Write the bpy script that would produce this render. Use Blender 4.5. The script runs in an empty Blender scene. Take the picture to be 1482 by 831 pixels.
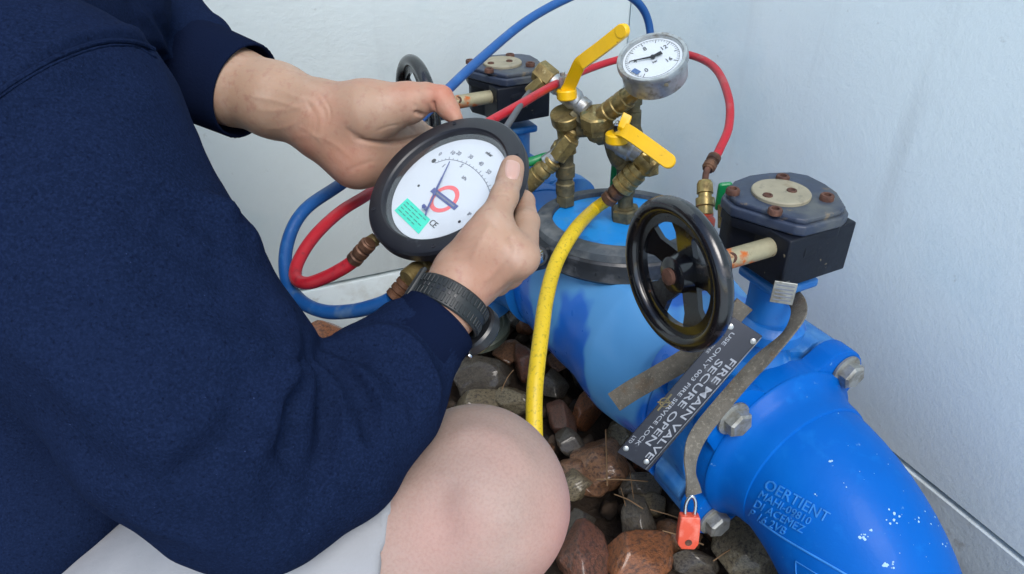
import bpy, bmesh, math, random
import numpy as np
from mathutils import Vector as V, Matrix, noise
from mathutils.bvhtree import BVHTree

random.seed(7)
S = bpy.context.scene
COL = S.collection

# ------------------------------------------------------------------ camera, sky, sun, exposure
CAM_H = 0.88
PITCH = math.radians(33.0)
FPX, CXP, CYP = 1070.3, 741.0, 415.5          # focal length and centre in photo pixels
cam_data = bpy.data.cameras.new('camera')
cam_data.sensor_width = 36.0
cam_data.lens = 36.0 * FPX / 1482.0
cam_data.clip_start = 0.02
cam_data.clip_end = 500.0
cam = bpy.data.objects.new('camera', cam_data)
COL.objects.link(cam)
cam.location = (0, 0, CAM_H)
cam.rotation_euler = (math.radians(90) - PITCH, 0, 0)
S.camera = cam

SUN_EL, SUN_AZ = math.radians(52), math.radians(163)   # azimuth measured from +Y clockwise
world = bpy.data.worlds.new('World')
S.world = world
world.use_nodes = True
wn = world.node_tree
wn.nodes.clear()
wo = wn.nodes.new('ShaderNodeOutputWorld')
wb = wn.nodes.new('ShaderNodeBackground')
ws = wn.nodes.new('ShaderNodeTexSky')
ws.sky_type = 'NISHITA'
ws.sun_disc = False
ws.sun_elevation = SUN_EL
ws.sun_rotation = SUN_AZ
ws.air_density = 1.0
ws.dust_density = 1.4
ws.ozone_density = 1.0
wb.inputs['Strength'].default_value = 0.15
wn.links.new(ws.outputs[0], wb.inputs[0])
wn.links.new(wb.outputs[0], wo.inputs[0])

sun_data = bpy.data.lights.new('sun', 'SUN')
sun_data.energy = 1.75
sun_data.angle = math.radians(32)
sun_data.color = (1.0, 0.97, 0.92)
sun = bpy.data.objects.new('sun', sun_data)
COL.objects.link(sun)
sd = V((math.sin(SUN_AZ) * math.cos(SUN_EL), math.cos(SUN_AZ) * math.cos(SUN_EL), math.sin(SUN_EL)))
sun.rotation_euler = sd.to_track_quat('Z', 'Y').to_euler()
sun.location = sd * 5

S.view_settings.view_transform = 'Standard'
S.view_settings.look = 'None'
S.view_settings.gamma = 1.0
S.view_settings.use_curve_mapping = False
S.view_settings.exposure = 0.74
S.cycles.max_bounces = 8
S.cycles.use_denoising = True

# ------------------------------------------------------------------ measuring helpers (photo survey -> metres)
CT, ST = math.cos(PITCH), math.sin(PITCH)
CAMP = V((0, 0, CAM_H))
def ray(px, py):
    r, u = (px - CXP) / FPX, (CYP - py) / FPX
    return V((r, CT + u * ST, -ST + u * CT))
def at(px, py, d):
    return CAMP + ray(px, py) * d
def at_z(px, py, z):
    r = ray(px, py)
    return CAMP + r * ((z - CAM_H) / r.z)
def at_plane(px, py, p0, n):
    r = ray(px, py)
    return CAMP + r * ((p0 - CAMP).dot(n) / r.dot(n))
def camvec(r, u, b):                            # right, up, towards-camera components -> world
    return V((r, u * ST - b * CT, u * CT + b * ST))
def nrm(v):
    return V(v).normalized()
def frame(z, x=None):
    z = nrm(z)
    if x is None:
        x = V((0, 0, 1)) if abs(z.z) < 0.9 else V((1, 0, 0))
    x = nrm(V(x) - z * V(x).dot(z))
    return x, z.cross(x), z

# ------------------------------------------------------------------ objects
def thing(name, label, cat, loc=(0, 0, 0), group=None):
    o = bpy.data.objects.new(name, None)
    o.empty_display_size = 0.05
    COL.objects.link(o)
    o.location = loc
    o['label'] = label
    o['category'] = cat
    if group: o['group'] = group
    return o
def put(name, me, mat, parent=None, label=None, kind=None):
    o = bpy.data.objects.new(name, me)
    COL.objects.link(o)
    if mat is not None and len(me.materials) == 0: me.materials.append(mat)
    if parent is not None:
        o.parent = parent
        if parent.type == 'EMPTY': o.location = -V(parent.location)
    if label: o['label'] = label
    if kind: o['kind'] = kind
    return o
def tag(o, label, cat, group=None):
    o['label'] = label; o['category'] = cat
    if group: o['group'] = group
    return o
def copy_tree(o, parent=None):
    c = o.copy()
    COL.objects.link(c)
    if parent is not None: c.parent = parent
    for ch in list(o.children): copy_tree(ch, c)
    return c
def finish(me, ang=35):
    me.shade_smooth()
    me.set_sharp_from_angle(angle=math.radians(ang))
    return me

def catmull(pts, n=8):
    P = [V(p) for p in pts]
    if len(P) < 3: n = max(n, 1)
    out = []
    Q = [P[0] * 2 - P[1]] + P + [P[-1] * 2 - P[-2]]
    for i in range(1, len(Q) - 2):
        a, b, c, d = Q[i - 1], Q[i], Q[i + 1], Q[i + 2]
        for k in range(n):
            t = k / n
            out.append(0.5 * ((2 * b) + (c - a) * t + (2 * a - 5 * b + 4 * c - d) * t * t + (3 * b - a - 3 * c + d) * t ** 3))
    out.append(P[-1])
    return out

class MB:
    """collects shapes into one mesh"""
    def __init__(s): s.v = []; s.f = []
    def add(s, vs, fs):
        k = len(s.v)
        s.v += [tuple(v) for v in vs]
        s.f += [tuple(i + k for i in f) for f in fs]
        return s
    def lathe(s, o, ax, prof, seg=28, x=None, ns=None):
        """prof: (t, r) along axis; closed with caps"""
        X, Y, Z = frame(ax, x)
        o = V(o); vs = []; fs = []
        for t, r in prof:
            for k in range(seg):
                a = 2 * math.pi * (k + 0.5) / seg
                vs.append(o + Z * t + (X * math.cos(a) + Y * math.sin(a)) * r)
        for i in range(len(prof) - 1):
            for k in range(seg):
                a, b = i * seg + k, i * seg + (k + 1) % seg
                fs.append((a, b, b + seg, a + seg))
        if prof[0][1] > 1e-6: fs.append(tuple(range(seg))[::-1])
        if prof[-1][1] > 1e-6: fs.append(tuple(range((len(prof) - 1) * seg, len(prof) * seg)))
        return s.add(vs, fs)
    def cyl(s, a, b, r, r2=None, seg=28, ch=None):
        a, b = V(a), V(b); L = (b - a).length
        r2 = r if r2 is None else r2
        ch = min(r, r2, L) * 0.12 if ch is None else ch
        return s.lathe(a, b - a, [(0, r - ch), (ch, r), (L - ch, r2), (L, r2 - ch)], seg)
    def hexa(s, a, b, r, x=None, ch=None):
        a, b = V(a), V(b); L = (b - a).length
        ch = r * 0.1 if ch is None else ch
        return s.lathe(a, b - a, [(0, r - ch), (ch, r), (L - ch, r), (L, r - ch)], 6, x)
    def ring(s, o, ax, prof, seg=48, x=None):
        """prof: closed loop of (t, r)"""
        X, Y, Z = frame(ax, x); o = V(o); vs = []; fs = []; m = len(prof)
        for k in range(seg):
            a = 2 * math.pi * k / seg
            d = X * math.cos(a) + Y * math.sin(a)
            for t, r in prof: vs.append(o + Z * t + d * r)
        for k in range(seg):
            for i in range(m):
                j = (i + 1) % m; k2 = (k + 1) % seg
                fs.append((k * m + i, k2 * m + i, k2 * m + j, k * m + j))
        return s.add(vs, fs)
    def tube(s, pts, r, seg=14, n=8, flat=None, close=True):
        """pts: list of points, r: radius or list; flat=(up vector, width factor, thickness factor)"""
        P = catmull(pts, n)
        if isinstance(r, (int, float)): R = [r] * len(P)
        else:
            rr = list(r); R = []
            for i in range(len(rr) - 1):
                for k in range(n): R.append(rr[i] + (rr[i + 1] - rr[i]) * k / n)
            R.append(rr[-1])
        T = [nrm(P[min(i + 1, len(P) - 1)] - P[max(i - 1, 0)]) for i in range(len(P))]
        X = frame(T[0])[0]; vs = []; fs = []
        for i, p in enumerate(P):
            X = nrm(X - T[i] * X.dot(T[i])); Y = T[i].cross(X)
            for k in range(seg):
                a = 2 * math.pi * k / seg
                vs.append(p + (X * math.cos(a) + Y * math.sin(a)) * R[i])
        for i in range(len(P) - 1):
            for k in range(seg):
                a, b = i * seg + k, i * seg + (k + 1) % seg
                fs.append((a, b, b + seg, a + seg))
        if close:
            fs.append(tuple(range(seg))[::-1]); fs.append(tuple(range((len(P) - 1) * seg, len(P) * seg)))
        return s.add(vs, fs)
    def ribbon(s, pts, ups, w, th, n=8):
        """flat strap: centre line, width direction at each point"""
        P = catmull(pts, n); U = catmull(ups, n); vs = []; fs = []
        for i, p in enumerate(P):
            t = nrm(P[min(i + 1, len(P) - 1)] - P[max(i - 1, 0)])
            u = nrm(U[i] - t * U[i].dot(t)); q = t.cross(u)
            for a, b in ((1, 1), (.94, 1.35), (-.94, 1.35), (-1, 1), (-1, -1), (1, -1)):
                vs.append(p + u * (w / 2 * a) + q * (th / 2 * b))
        m = 6
        for i in range(len(P) - 1):
            for k in range(m):
                a, b = i * m + k, i * m + (k + 1) % m
                fs.append((a, b, b + m, a + m))
        fs.append(tuple(range(m))[::-1]); fs.append(tuple(range((len(P) - 1) * m, len(P) * m)))
        return s.add(vs, fs)
    def prism(s, base, vec, bev=0.0, seg=2):
        bm = bmesh.new()
        vs = [bm.verts.new(V(p)) for p in base]
        f = bm.faces.new(vs)
        r = bmesh.ops.extrude_face_region(bm, geom=[f])
        for g in r['geom']:
            if isinstance(g, bmesh.types.BMVert): g.co += V(vec)
        bmesh.ops.recalc_face_normals(bm, faces=bm.faces)
        if bev > 0:
            bmesh.ops.bevel(bm, geom=list(bm.edges), offset=bev, segments=seg, profile=0.6, affect='EDGES', clamp_overlap=True)
        bm.verts.index_update()
        s.add([v.co.copy() for v in bm.verts], [[v.index for v in f.verts] for f in bm.faces])
        bm.free()
        return s
    def box(s, c, X, Y, Z, bev=0.0, seg=2):
        """c centre, X/Y/Z half-extent vectors"""
        c, X, Y, Z = V(c), V(X), V(Y), V(Z)
        return s.prism([c - X - Y - Z, c + X - Y - Z, c + X + Y - Z, c - X + Y - Z], Z * 2, bev, seg)
    def mesh(s, name, ang=35):
        me = bpy.data.meshes.new(name)
        me.from_pydata(s.v, [], s.f)
        bm = bmesh.new(); bm.from_mesh(me)
        bmesh.ops.recalc_face_normals(bm, faces=bm.faces)
        bm.to_mesh(me); bm.free()
        return finish(me, ang)
    def put(s, name, mat, parent=None, ang=35, **k):
        return put(name, s.mesh(name, ang), mat, parent, **k)

def text(name, body, o, xd, yd, size, mat, parent=None, th=0.0002, bold=0.0, align='LEFT', **k):
    c = bpy.data.curves.new(name, 'FONT')
    c.body = body; c.size = size; c.extrude = th; c.offset = bold * size
    c.align_x = align; c.align_y = 'CENTER'; c.resolution_u = 3
    t = bpy.data.objects.new(name, c); COL.objects.link(t)
    bpy.context.view_layer.update()
    me = bpy.data.meshes.new_from_object(t.evaluated_get(bpy.context.evaluated_depsgraph_get()))
    bpy.data.objects.remove(t)
    X = nrm(xd); Z = nrm(X.cross(V(yd))); Y = Z.cross(X)
    M = Matrix(((X.x, Y.x, Z.x, o[0]), (X.y, Y.y, Z.y, o[1]), (X.z, Y.z, Z.z, o[2]), (0, 0, 0, 1)))
    me.transform(M)
    return put(name, me, mat, parent, **k)

# ------------------------------------------------------------------ smooth solid modelling for bodies and cloth
class SDF:
    def __init__(s): s.p = []
    def cone(s, a, b, ra, rb, k=0.01, flat=None, sub=False):
        s.p.append(('c', np.array(a), np.array(b), ra, rb, k, flat, sub)); return s
    def chain(s, pts, k=0.01, flat=None):
        """pts: (point, radius)"""
        for (a, ra), (b, rb) in zip(pts[:-1], pts[1:]): s.cone(a, b, ra, rb, k, flat)
        return s
    def ball(s, c, r, k=0.01, flat=None, sub=False):
        c = V(c); return s.cone(c, c + V((1e-5, 0, 0)), r, r, k, flat, sub)
    def plane(s, p, n, k=0.002):
        s.p.append(('p', np.array(p), np.array(nrm(n)), k)); return s
    def build(s, vox, name, smooth=1):
        lo = np.min([np.minimum(q[1], q[2]) - max(q[3], q[4]) for q in s.p if q[0] == 'c' and not q[7]], axis=0) - vox * 4 - .004
        hi = np.max([np.maximum(q[1], q[2]) + max(q[3], q[4]) for q in s.p if q[0] == 'c' and not q[7]], axis=0) + vox * 4 + .004
        n = np.ceil((hi - lo) / vox).astype(int) + 1
        G = [lo[i] + vox * np.arange(n[i]) for i in range(3)]
        F = np.full(n, 0.05, dtype=np.float32)
        for q in s.p:
            if q[0] == 'p':
                _, p, nn, k = q
                D = ((G[0] - p[0]) * nn[0])[:, None, None] + ((G[1] - p[1]) * nn[1])[None, :, None] + ((G[2] - p[2]) * nn[2])[None, None, :]
                F = np.maximum(F, D).astype(np.float32)
                continue
            _, a, b, ra, rb, k, flat, sub = q
            m = max(ra, rb) * (1.0 if flat is None else max(1.0, flat[1])) + k + vox * 3
            i0 = np.clip(((np.minimum(a, b) - m - lo) / vox).astype(int), 0, n - 1)
            i1 = np.clip(((np.maximum(a, b) + m - lo) / vox).astype(int) + 2, 1, n)
            sl = tuple(slice(i0[i], i1[i]) for i in range(3))
            x = G[0][sl[0]][:, None, None] - a[0]; y = G[1][sl[1]][None, :, None] - a[1]; z = G[2][sl[2]][None, None, :] - a[2]
            ba = b - a; L2 = max(float(ba @ ba), 1e-12)
            h = np.clip((x * ba[0] + y * ba[1] + z * ba[2]) / L2, 0, 1)
            vx = x - h * ba[0]; vy = y - h * ba[1]; vz = z - h * ba[2]
            if flat is not None:
                fn = np.array(nrm(flat[0])); g = (vx * fn[0] + vy * fn[1] + vz * fn[2]) * (1 / flat[1] - 1)
                vx = vx + g * fn[0]; vy = vy + g * fn[1]; vz = vz + g * fn[2]
            d = np.sqrt(vx * vx + vy * vy + vz * vz) - (ra + (rb - ra) * h)
            if flat is not None and flat[1] < 1: d = d * (0.5 + 0.5 * flat[1])
            A = F[sl]
            if sub:
                d = -d
                hh = np.clip(0.5 - 0.5 * (A - d) / k, 0, 1)
                F[sl] = A + (d - A) * hh + k * hh * (1 - hh)
            else:
                hh = np.clip(0.5 + 0.5 * (A - d) / k, 0, 1)
                F[sl] = A + (d - A) * hh - k * hh * (1 - hh)
        # surface nets
        I = F < 0
        c = np.zeros(np.array(n) - 1, dtype=np.int8)
        for dx in (0, 1):
            for dy in (0, 1):
                for dz in (0, 1):
                    c += I[dx:n[0] - 1 + dx, dy:n[1] - 1 + dy, dz:n[2] - 1 + dz]
        act = np.argwhere((c > 0) & (c < 8))
        idx = np.full(c.shape, -1, dtype=np.int64)
        idx[tuple(act.T)] = np.arange(len(act))
        pos = np.zeros((len(act), 3)); cnt = np.zeros(len(act))
        for ax in range(3):
            for u in (0, 1):
                for w in (0, 1):
                    o = [0, 0, 0]; o[(ax + 1) % 3] = u; o[(ax + 2) % 3] = w
                    e = list(o); e[ax] = 1
                    A = act + o; B = act + e
                    f0 = F[tuple(A.T)]; f1 = F[tuple(B.T)]
                    mk = (f0 < 0) != (f1 < 0)
                    t = np.where(mk, f0 / np.where(mk, f0 - f1, 1), 0)
                    P = A.astype(float); P[:, ax] += t
                    pos[mk] += P[mk]; cnt[mk] += 1
        vs = lo + vox * pos / cnt[:, None]
        fs = []
        for ax in range(3):
            a1, a2 = (ax + 1) % 3, (ax + 2) % 3
            sl0 = [slice(None)] * 3; sl1 = [slice(None)] * 3
            sl0[ax] = slice(0, -1); sl1[ax] = slice(1, None)
            D = I[tuple(sl0)] != I[tuple(sl1)]
            E = np.argwhere(D)
            ok = (E[:, a1] > 0) & (E[:, a2] > 0) & (E[:, a1] < n[a1] - 1) & (E[:, a2] < n[a2] - 1)
            E = E[ok]
            q = []
            for u, w in ((0, 0), (1, 0), (1, 1), (0, 1)):
                o = np.zeros(3, int); o[a1] = -1 + u; o[a2] = -1 + w
                q.append(idx[tuple((E + o).T)])
            Q = np.stack(q, 1)
            flip = ~I[tuple(E.T)]
            Q[flip] = Q[flip][:, ::-1]
            fs.append(Q)
        Q = np.concatenate(fs)
        Q = Q[(Q >= 0).all(1)]
        for _ in range(smooth):
            acc = np.zeros_like(vs); cn = np.zeros(len(vs))
            for k1 in range(4):
                k2 = (k1 + 1) % 4
                np.add.at(acc, Q[:, k1], vs[Q[:, k2]]); np.add.at(cn, Q[:, k1], 1)
            vs = vs * 0.5 + 0.5 * acc / np.maximum(cn, 1)[:, None]
        me = bpy.data.meshes.new(name)
        me.vertices.add(len(vs)); me.vertices.foreach_set('co', vs.astype(np.float32).ravel())
        me.loops.add(len(Q) * 4); me.loops.foreach_set('vertex_index', Q.astype(np.int32).ravel())
        me.polygons.add(len(Q)); me.polygons.foreach_set('loop_start', np.arange(0, len(Q) * 4, 4, dtype=np.int32))
        me.update(calc_edges=True); me.validate()
        me.shade_smooth()
        return me
def bvh_of(me):
    co = np.empty(len(me.vertices) * 3); me.vertices.foreach_get('co', co)
    co = co.reshape(-1, 3)
    return BVHTree.FromPolygons([tuple(c) for c in co], [tuple(p.vertices) for p in me.polygons])
def carve(me, curves, bvh=None):
    """press creases in or raise folds: curves = (pixel polyline, width m, height m)"""
    bvh = bvh or bvh_of(me)
    nv = len(me.vertices)
    co = np.empty(nv * 3); me.vertices.foreach_get('co', co); co = co.reshape(-1, 3)
    no = np.empty(nv * 3); me.vertex_normals.foreach_get('vector', no); no = no.reshape(-1, 3)
    add = np.zeros(nv)
    for pl, w, h in curves:
        P3 = []
        pp = catmull([V((x, y, 0)) for x, y in pl], 6)
        for q in pp:
            hit = bvh.ray_cast(CAMP, ray(q.x, q.y).normalized())[0]
            if hit is not None: P3.append(np.array(hit))
        if len(P3) < 2: continue
        dm = np.full(nv, 9.0); tm = np.zeros(nv)
        for i in range(len(P3) - 1):
            a, b = P3[i], P3[i + 1]; ba = b - a; L2 = ba @ ba
            if L2 < 1e-10 or L2 > 0.0016: continue
            t = np.clip(((co - a) @ ba) / L2, 0, 1)
            d = np.linalg.norm(co - a - t[:, None] * ba, axis=1)
            mk = d < dm; dm[mk] = d[mk]; tm[mk] = (i + t[mk]) / (len(P3) - 1)
        fade = np.clip(np.minimum(tm, 1 - tm) * 5 + 0.15, 0, 1)
        add += h * np.exp(-(dm / w) ** 2) * fade
    co += no * add[:, None]
    me.vertices.foreach_set('co', co.astype(np.float32).ravel()); me.update()
    return me
def ripple(me, fn):
    nv = len(me.vertices)
    co = np.empty(nv * 3); me.vertices.foreach_get('co', co); co = co.reshape(-1, 3)
    no = np.empty(nv * 3); me.vertex_normals.foreach_get('vector', no); no = no.reshape(-1, 3)
    add = np.array([fn(V(c)) for c in co])
    co += no * add[:, None]
    me.vertices.foreach_set('co', co.astype(np.float32).ravel()); me.update()
    return me
def joinm(meshes, name):
    bm = bmesh.new()
    for m in meshes: bm.from_mesh(m)
    me = bpy.data.meshes.new(name); bm.to_mesh(me); bm.free()
    me.shade_smooth()
    return me

# ------------------------------------------------------------------ materials
def lin(c):
    c = c / 255.0
    return c / 12.92 if c <= 0.04045 else ((c + 0.055) / 1.055) ** 2.4
def rgb(r, g, b, k=1.0): return (lin(r) * k, lin(g) * k, lin(b) * k, 1)
def pm(name, col, rough=0.5, metal=0.0, var=None, bump=None, blots=(), coat=0.0, sss=0.0, sheen=0.0, rvar=0.0, spec=0.5, bump2=None, emis=None, objrand=0.0, aniso=None):
    """var=(scale, amount); bump=(scale, strength, distance); blots: (color, scale, lo, hi, detail, stretch, roughness)"""
    m = bpy.data.materials.new(name); m.use_nodes = True
    nt = m.node_tree; N = nt.nodes; L = nt.links
    b = N['Principled BSDF']
    b.inputs['Roughness'].default_value = rough
    b.inputs['Metallic'].default_value = metal
    b.inputs['Specular IOR Level'].default_value = spec
    if coat: b.inputs['Coat Weight'].default_value = coat; b.inputs['Coat Roughness'].default_value = 0.12
    if sss:
        b.inputs['Subsurface Weight'].default_value = sss
        b.inputs['Subsurface Radius'].default_value = (1.0, 0.35, 0.2)
        b.inputs['Subsurface Scale'].default_value = 0.004
    if sheen:
        b.inputs['Sheen Weight'].default_value = sheen; b.inputs['Sheen Roughness'].default_value = 0.5
    tc = N.new('ShaderNodeTexCoord')
    def tex(scale, detail=4, stretch=None, off=0.0, rgh=0.6):
        mp = N.new('ShaderNodeMapping'); L.new(tc.outputs['Object'], mp.inputs[0])
        if stretch: mp.inputs['Scale'].default_value = stretch
        mp.inputs['Location'].default_value = (off, off * 1.7, off * .6)
        t = N.new('ShaderNodeTexNoise'); t.inputs['Scale'].default_value = scale; t.inputs['Detail'].default_value = detail
        t.inputs['Roughness'].default_value = rgh
        L.new(mp.outputs[0], t.inputs['Vector']); return t.outputs['Fac']
    cs = None
    rgbn = N.new('ShaderNodeRGB'); rgbn.outputs[0].default_value = col; cs = rgbn.outputs[0]
    def mixc(f, a, bcol):
        x = N.new('ShaderNodeMix'); x.data_type = 'RGBA'; L.new(f, x.inputs[0]); L.new(a, x.inputs[6])
        if isinstance(bcol, tuple): x.inputs[7].default_value = bcol
        else: L.new(bcol, x.inputs[7])
        return x.outputs[2]
    if objrand:
        oi = N.new('ShaderNodeObjectInfo')
        hsv = N.new('ShaderNodeHueSaturation'); L.new(cs, hsv.inputs['Color'])
        mr = N.new('ShaderNodeMapRange'); L.new(oi.outputs['Random'], mr.inputs[0]); mr.inputs[3].default_value = 1 - objrand; mr.inputs[4].default_value = 1 + objrand
        L.new(mr.outputs[0], hsv.inputs['Value']); cs = hsv.outputs[0]
    if var:
        hsv = N.new('ShaderNodeHueSaturation'); L.new(cs, hsv.inputs['Color'])
        mr = N.new('ShaderNodeMapRange'); L.new(tex(var[0], 6), mr.inputs[0])
        mr.inputs[1].default_value = .3; mr.inputs[2].default_value = .7
        mr.inputs[3].default_value = 1 - var[1]; mr.inputs[4].default_value = 1 + var[1]
        L.new(mr.outputs[0], hsv.inputs['Value']); cs = hsv.outputs[0]
    rs = None
    for i, bl in enumerate(blots):
        c2, sc, lo, hi = bl[:4]
        det = bl[4] if len(bl) > 4 else 5; stt = bl[5] if len(bl) > 5 else None
        mr = N.new('ShaderNodeMapRange'); L.new(tex(sc, det, stt, off=3.1 * (i + 1)), mr.inputs[0])
        mr.inputs[1].default_value = lo; mr.inputs[2].default_value = hi
        cs = mixc(mr.outputs[0], cs, c2)
        if len(bl) > 6:
            x = N.new('ShaderNodeMix'); x.data_type = 'FLOAT'; L.new(mr.outputs[0], x.inputs[0])
            if rs is None: x.inputs[2].default_value = rough
            else: L.new(rs, x.inputs[2])
            x.inputs[3].default_value = bl[6]; rs = x.outputs[0]
    if rvar:
        mr = N.new('ShaderNodeMapRange'); L.new(tex(35, 4, off=9), mr.inputs[0]); mr.inputs[3].default_value = -rvar; mr.inputs[4].default_value = rvar
        ad = N.new('ShaderNodeMath'); ad.operation = 'ADD'; L.new(mr.outputs[0], ad.inputs[0])
        if rs is None: ad.inputs[1].default_value = rough
        else: L.new(rs, ad.inputs[1])
        ad.use_clamp = True; rs = ad.outputs[0]
    if rs is not None: L.new(rs, b.inputs['Roughness'])
    L.new(cs, b.inputs['Base Color'])
    prev = None
    for bu in (bump, bump2):
        if bu:
            bn = N.new('ShaderNodeBump'); bn.inputs['Strength'].default_value = bu[1]; bn.inputs['Distance'].default_value = bu[2]
            L.new(tex(bu[0], 5 if len(bu) < 4 else bu[3]), bn.inputs['Height'])
            if prev is not None: L.new(prev, bn.inputs['Normal'])
            prev = bn.outputs[0]
    if prev is not None: L.new(prev, b.inputs['Normal'])
    if emis: b.inputs['Emission Color'].default_value = emis[0]; b.inputs['Emission Strength'].default_value = emis[1]
    return m
M = {}
M['wall'] = pm('wall_plaster', rgb(226, 236, 236), .8, var=(1.6, .05), bump=(110, .38, .0014), bump2=(420, .35, .0006), blots=[(rgb(208, 226, 230), 3.0, .55, .8, 6), (rgb(206, 214, 214), 9, .58, .8, 7, (1, 1, .12)), (rgb(196, 202, 198), 40, .7, .8, 4)])
M['plinth'] = pm('plinth_render', rgb(206, 216, 218), .85, var=(4, .08), bump=(130, .5, .0015), blots=[(rgb(150, 146, 132), 6, .5, .75, 7), (rgb(120, 108, 90), 22, .6, .8, 7)])
M['grit'] = pm('dull_grit', rgb(70, 56, 44), .85, var=(30, .3), bump=(80, .6, .003), blots=[(rgb(40, 34, 30), 20, .45, .65, 4), (rgb(100, 92, 80), 30, .6, .75, 4)])
M['soil'] = pm('wet_soil', rgb(52, 40, 30), .8, var=(30, .4), bump=(60, .9, .01))
M['skin'] = pm('skin', rgb(154, 126, 106), .55, sss=.22, var=(26, .05), spec=.4,
    blots=[(rgb(154, 112, 96), 20, .52, .85, 4), (rgb(166, 142, 126), 38, .52, .78, 4), (rgb(140, 104, 90), 120, .54, .8, 5)],
    bump=(420, .35, .0006, 4), bump2=(90, .18, .001, 3))
M['knee'] = pm('leg_skin', rgb(150, 134, 125), .6, sss=.2, var=(15, .04), spec=.35,
    blots=[(rgb(154, 128, 118), 7, .5, .8, 4), (rgb(136, 118, 108), 460, .42, .85, 3)], bump=(260, .45, .0008, 4))
M['nail'] = pm('fingernail', rgb(176, 142, 130), .3, spec=.6, sss=.2)
M['navy'] = pm('navy_fleece', rgb(17, 27, 50), 1.0, var=(9, .12), spec=.02, bump=(700, .6, .0010, 3), bump2=(60, .12, .002, 4),
    blots=[(rgb(22, 33, 59), 620, .45, .65, 2), (rgb(11, 18, 36), 460, .55, .78, 2), (rgb(46, 58, 90), 560, .77, .84, 1)])
M['navy_rib'] = pm('navy_rib_knit', rgb(14, 22, 43), 1.0, spec=.02, bump=(400, .5, .001, 2))
M['shorts'] = pm('grey_cotton', rgb(140, 142, 146), .9, var=(14, .05), spec=.15, bump=(600, .3, .0008, 2), bump2=(30, .3, .004, 3))
M['watch'] = pm('black_rubber_strap', rgb(20, 26, 29), .5, var=(30, .15), bump=(200, .2, .0004))
M['watchcase'] = pm('watch_case', rgb(30, 32, 36), .3)
M['bezel'] = pm('black_moulded_case', rgb(23, 25, 32), .42, var=(20, .12), rvar=.12, bump=(300, .15, .0004), blots=[(rgb(66, 68, 74), 60, .68, .8, 6, None, .6)])
M['dial'] = pm('white_dial', rgb(194, 202, 210), .35, spec=.4)
M['dialgrey'] = pm('dial_print', rgb(110, 116, 128), .6)
M['ink'] = pm('black_print', rgb(26, 28, 36), .6)
M['lred'] = pm('red_print', rgb(222, 92, 96), .5)
M['lblue'] = pm('blue_print', rgb(58, 70, 132), .5)
M['green_st'] = pm('turquoise_sticker', rgb(10, 210, 180), .5, var=(90, .06))
M['green_ink'] = pm('green_print', rgb(0, 120, 104), .6)
M['brass'] = pm('weathered_brass', rgb(148, 130, 84), .42, metal=.75, var=(70, .3), rvar=.15, bump=(160, .3, .0008),
    blots=[(rgb(96, 82, 56), 55, .5, .72, 6, None, .75), (rgb(200, 186, 140), 90, .6, .75, 4, None, .3), (rgb(88, 104, 84), 38, .6, .75, 5, None, .8)])
M['brassdark'] = pm('dull_bronze', rgb(112, 104, 78), .5, metal=.6, var=(60, .3), rvar=.15, bump=(140, .4, .001),
    blots=[(rgb(66, 66, 56), 45, .45, .7, 6, None, .8), (rgb(140, 116, 70), 80, .58, .74, 4, None, .4)])
M['ferrule'] = pm('crimped_ferrule', rgb(104, 74, 56), .5, metal=.5, var=(90, .3), bump=(200, .3, .0006), blots=[(rgb(58, 42, 34), 60, .45, .7)])
M['steel'] = pm('galvanised_steel', rgb(172, 176, 178), .38, metal=.85, var=(60, .2), rvar=.15, blots=[(rgb(120, 112, 98), 70, .52, .75, 6, None, .7)], bump=(200, .3, .0005))
M['boltold'] = pm('dull_bolt', rgb(150, 152, 148), .5, metal=.6, var=(80, .25), blots=[(rgb(104, 98, 84), 60, .45, .7, 6, None, .8)], bump=(160, .4, .0007))
M['chrome'] = pm('bright_steel', rgb(205, 208, 212), .16, metal=1, var=(60, .12), blots=[(rgb(90, 92, 92), 60, .6, .75, 4, None, .5)])
M['rust'] = pm('rusty_steel', rgb(92, 62, 50), .8, metal=.2, var=(120, .4), bump=(180, .8, .001), blots=[(rgb(62, 40, 34), 70, .45, .7)])
M['shaft'] = pm('painted_shaft_with_rust', rgb(150, 144, 118), .5, metal=.3, var=(60, .15), bump=(120, .3, .0008), blots=[(rgb(176, 92, 36), 40, .52, .62, 5, None, .85), (rgb(92, 56, 36), 70, .6, .72, 5, None, .85)])
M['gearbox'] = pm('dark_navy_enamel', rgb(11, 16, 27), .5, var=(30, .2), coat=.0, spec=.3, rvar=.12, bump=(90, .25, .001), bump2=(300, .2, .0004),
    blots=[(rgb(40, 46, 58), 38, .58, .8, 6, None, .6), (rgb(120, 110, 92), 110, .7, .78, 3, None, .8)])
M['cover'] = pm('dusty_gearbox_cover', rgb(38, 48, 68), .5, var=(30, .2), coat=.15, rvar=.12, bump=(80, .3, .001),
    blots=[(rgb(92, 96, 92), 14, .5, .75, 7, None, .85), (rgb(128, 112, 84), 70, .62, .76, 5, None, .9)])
M['disc'] = pm('cream_indicator_disc', rgb(140, 134, 114), .55, var=(50, .1), blots=[(rgb(112, 90, 62), 34, .55, .72, 6), (rgb(96, 92, 82), 80, .55, .75, 6)])
M['wheel'] = pm('glossy_black_enamel', rgb(12, 13, 18), .24, coat=.5, var=(30, .25), bump=(60, .25, .0012), bump2=(240, .2, .0004),
    blots=[(rgb(56, 50, 48), 46, .6, .75, 6, None, .6), (rgb(92, 52, 36), 80, .72, .78, 4, None, .9)])
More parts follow.
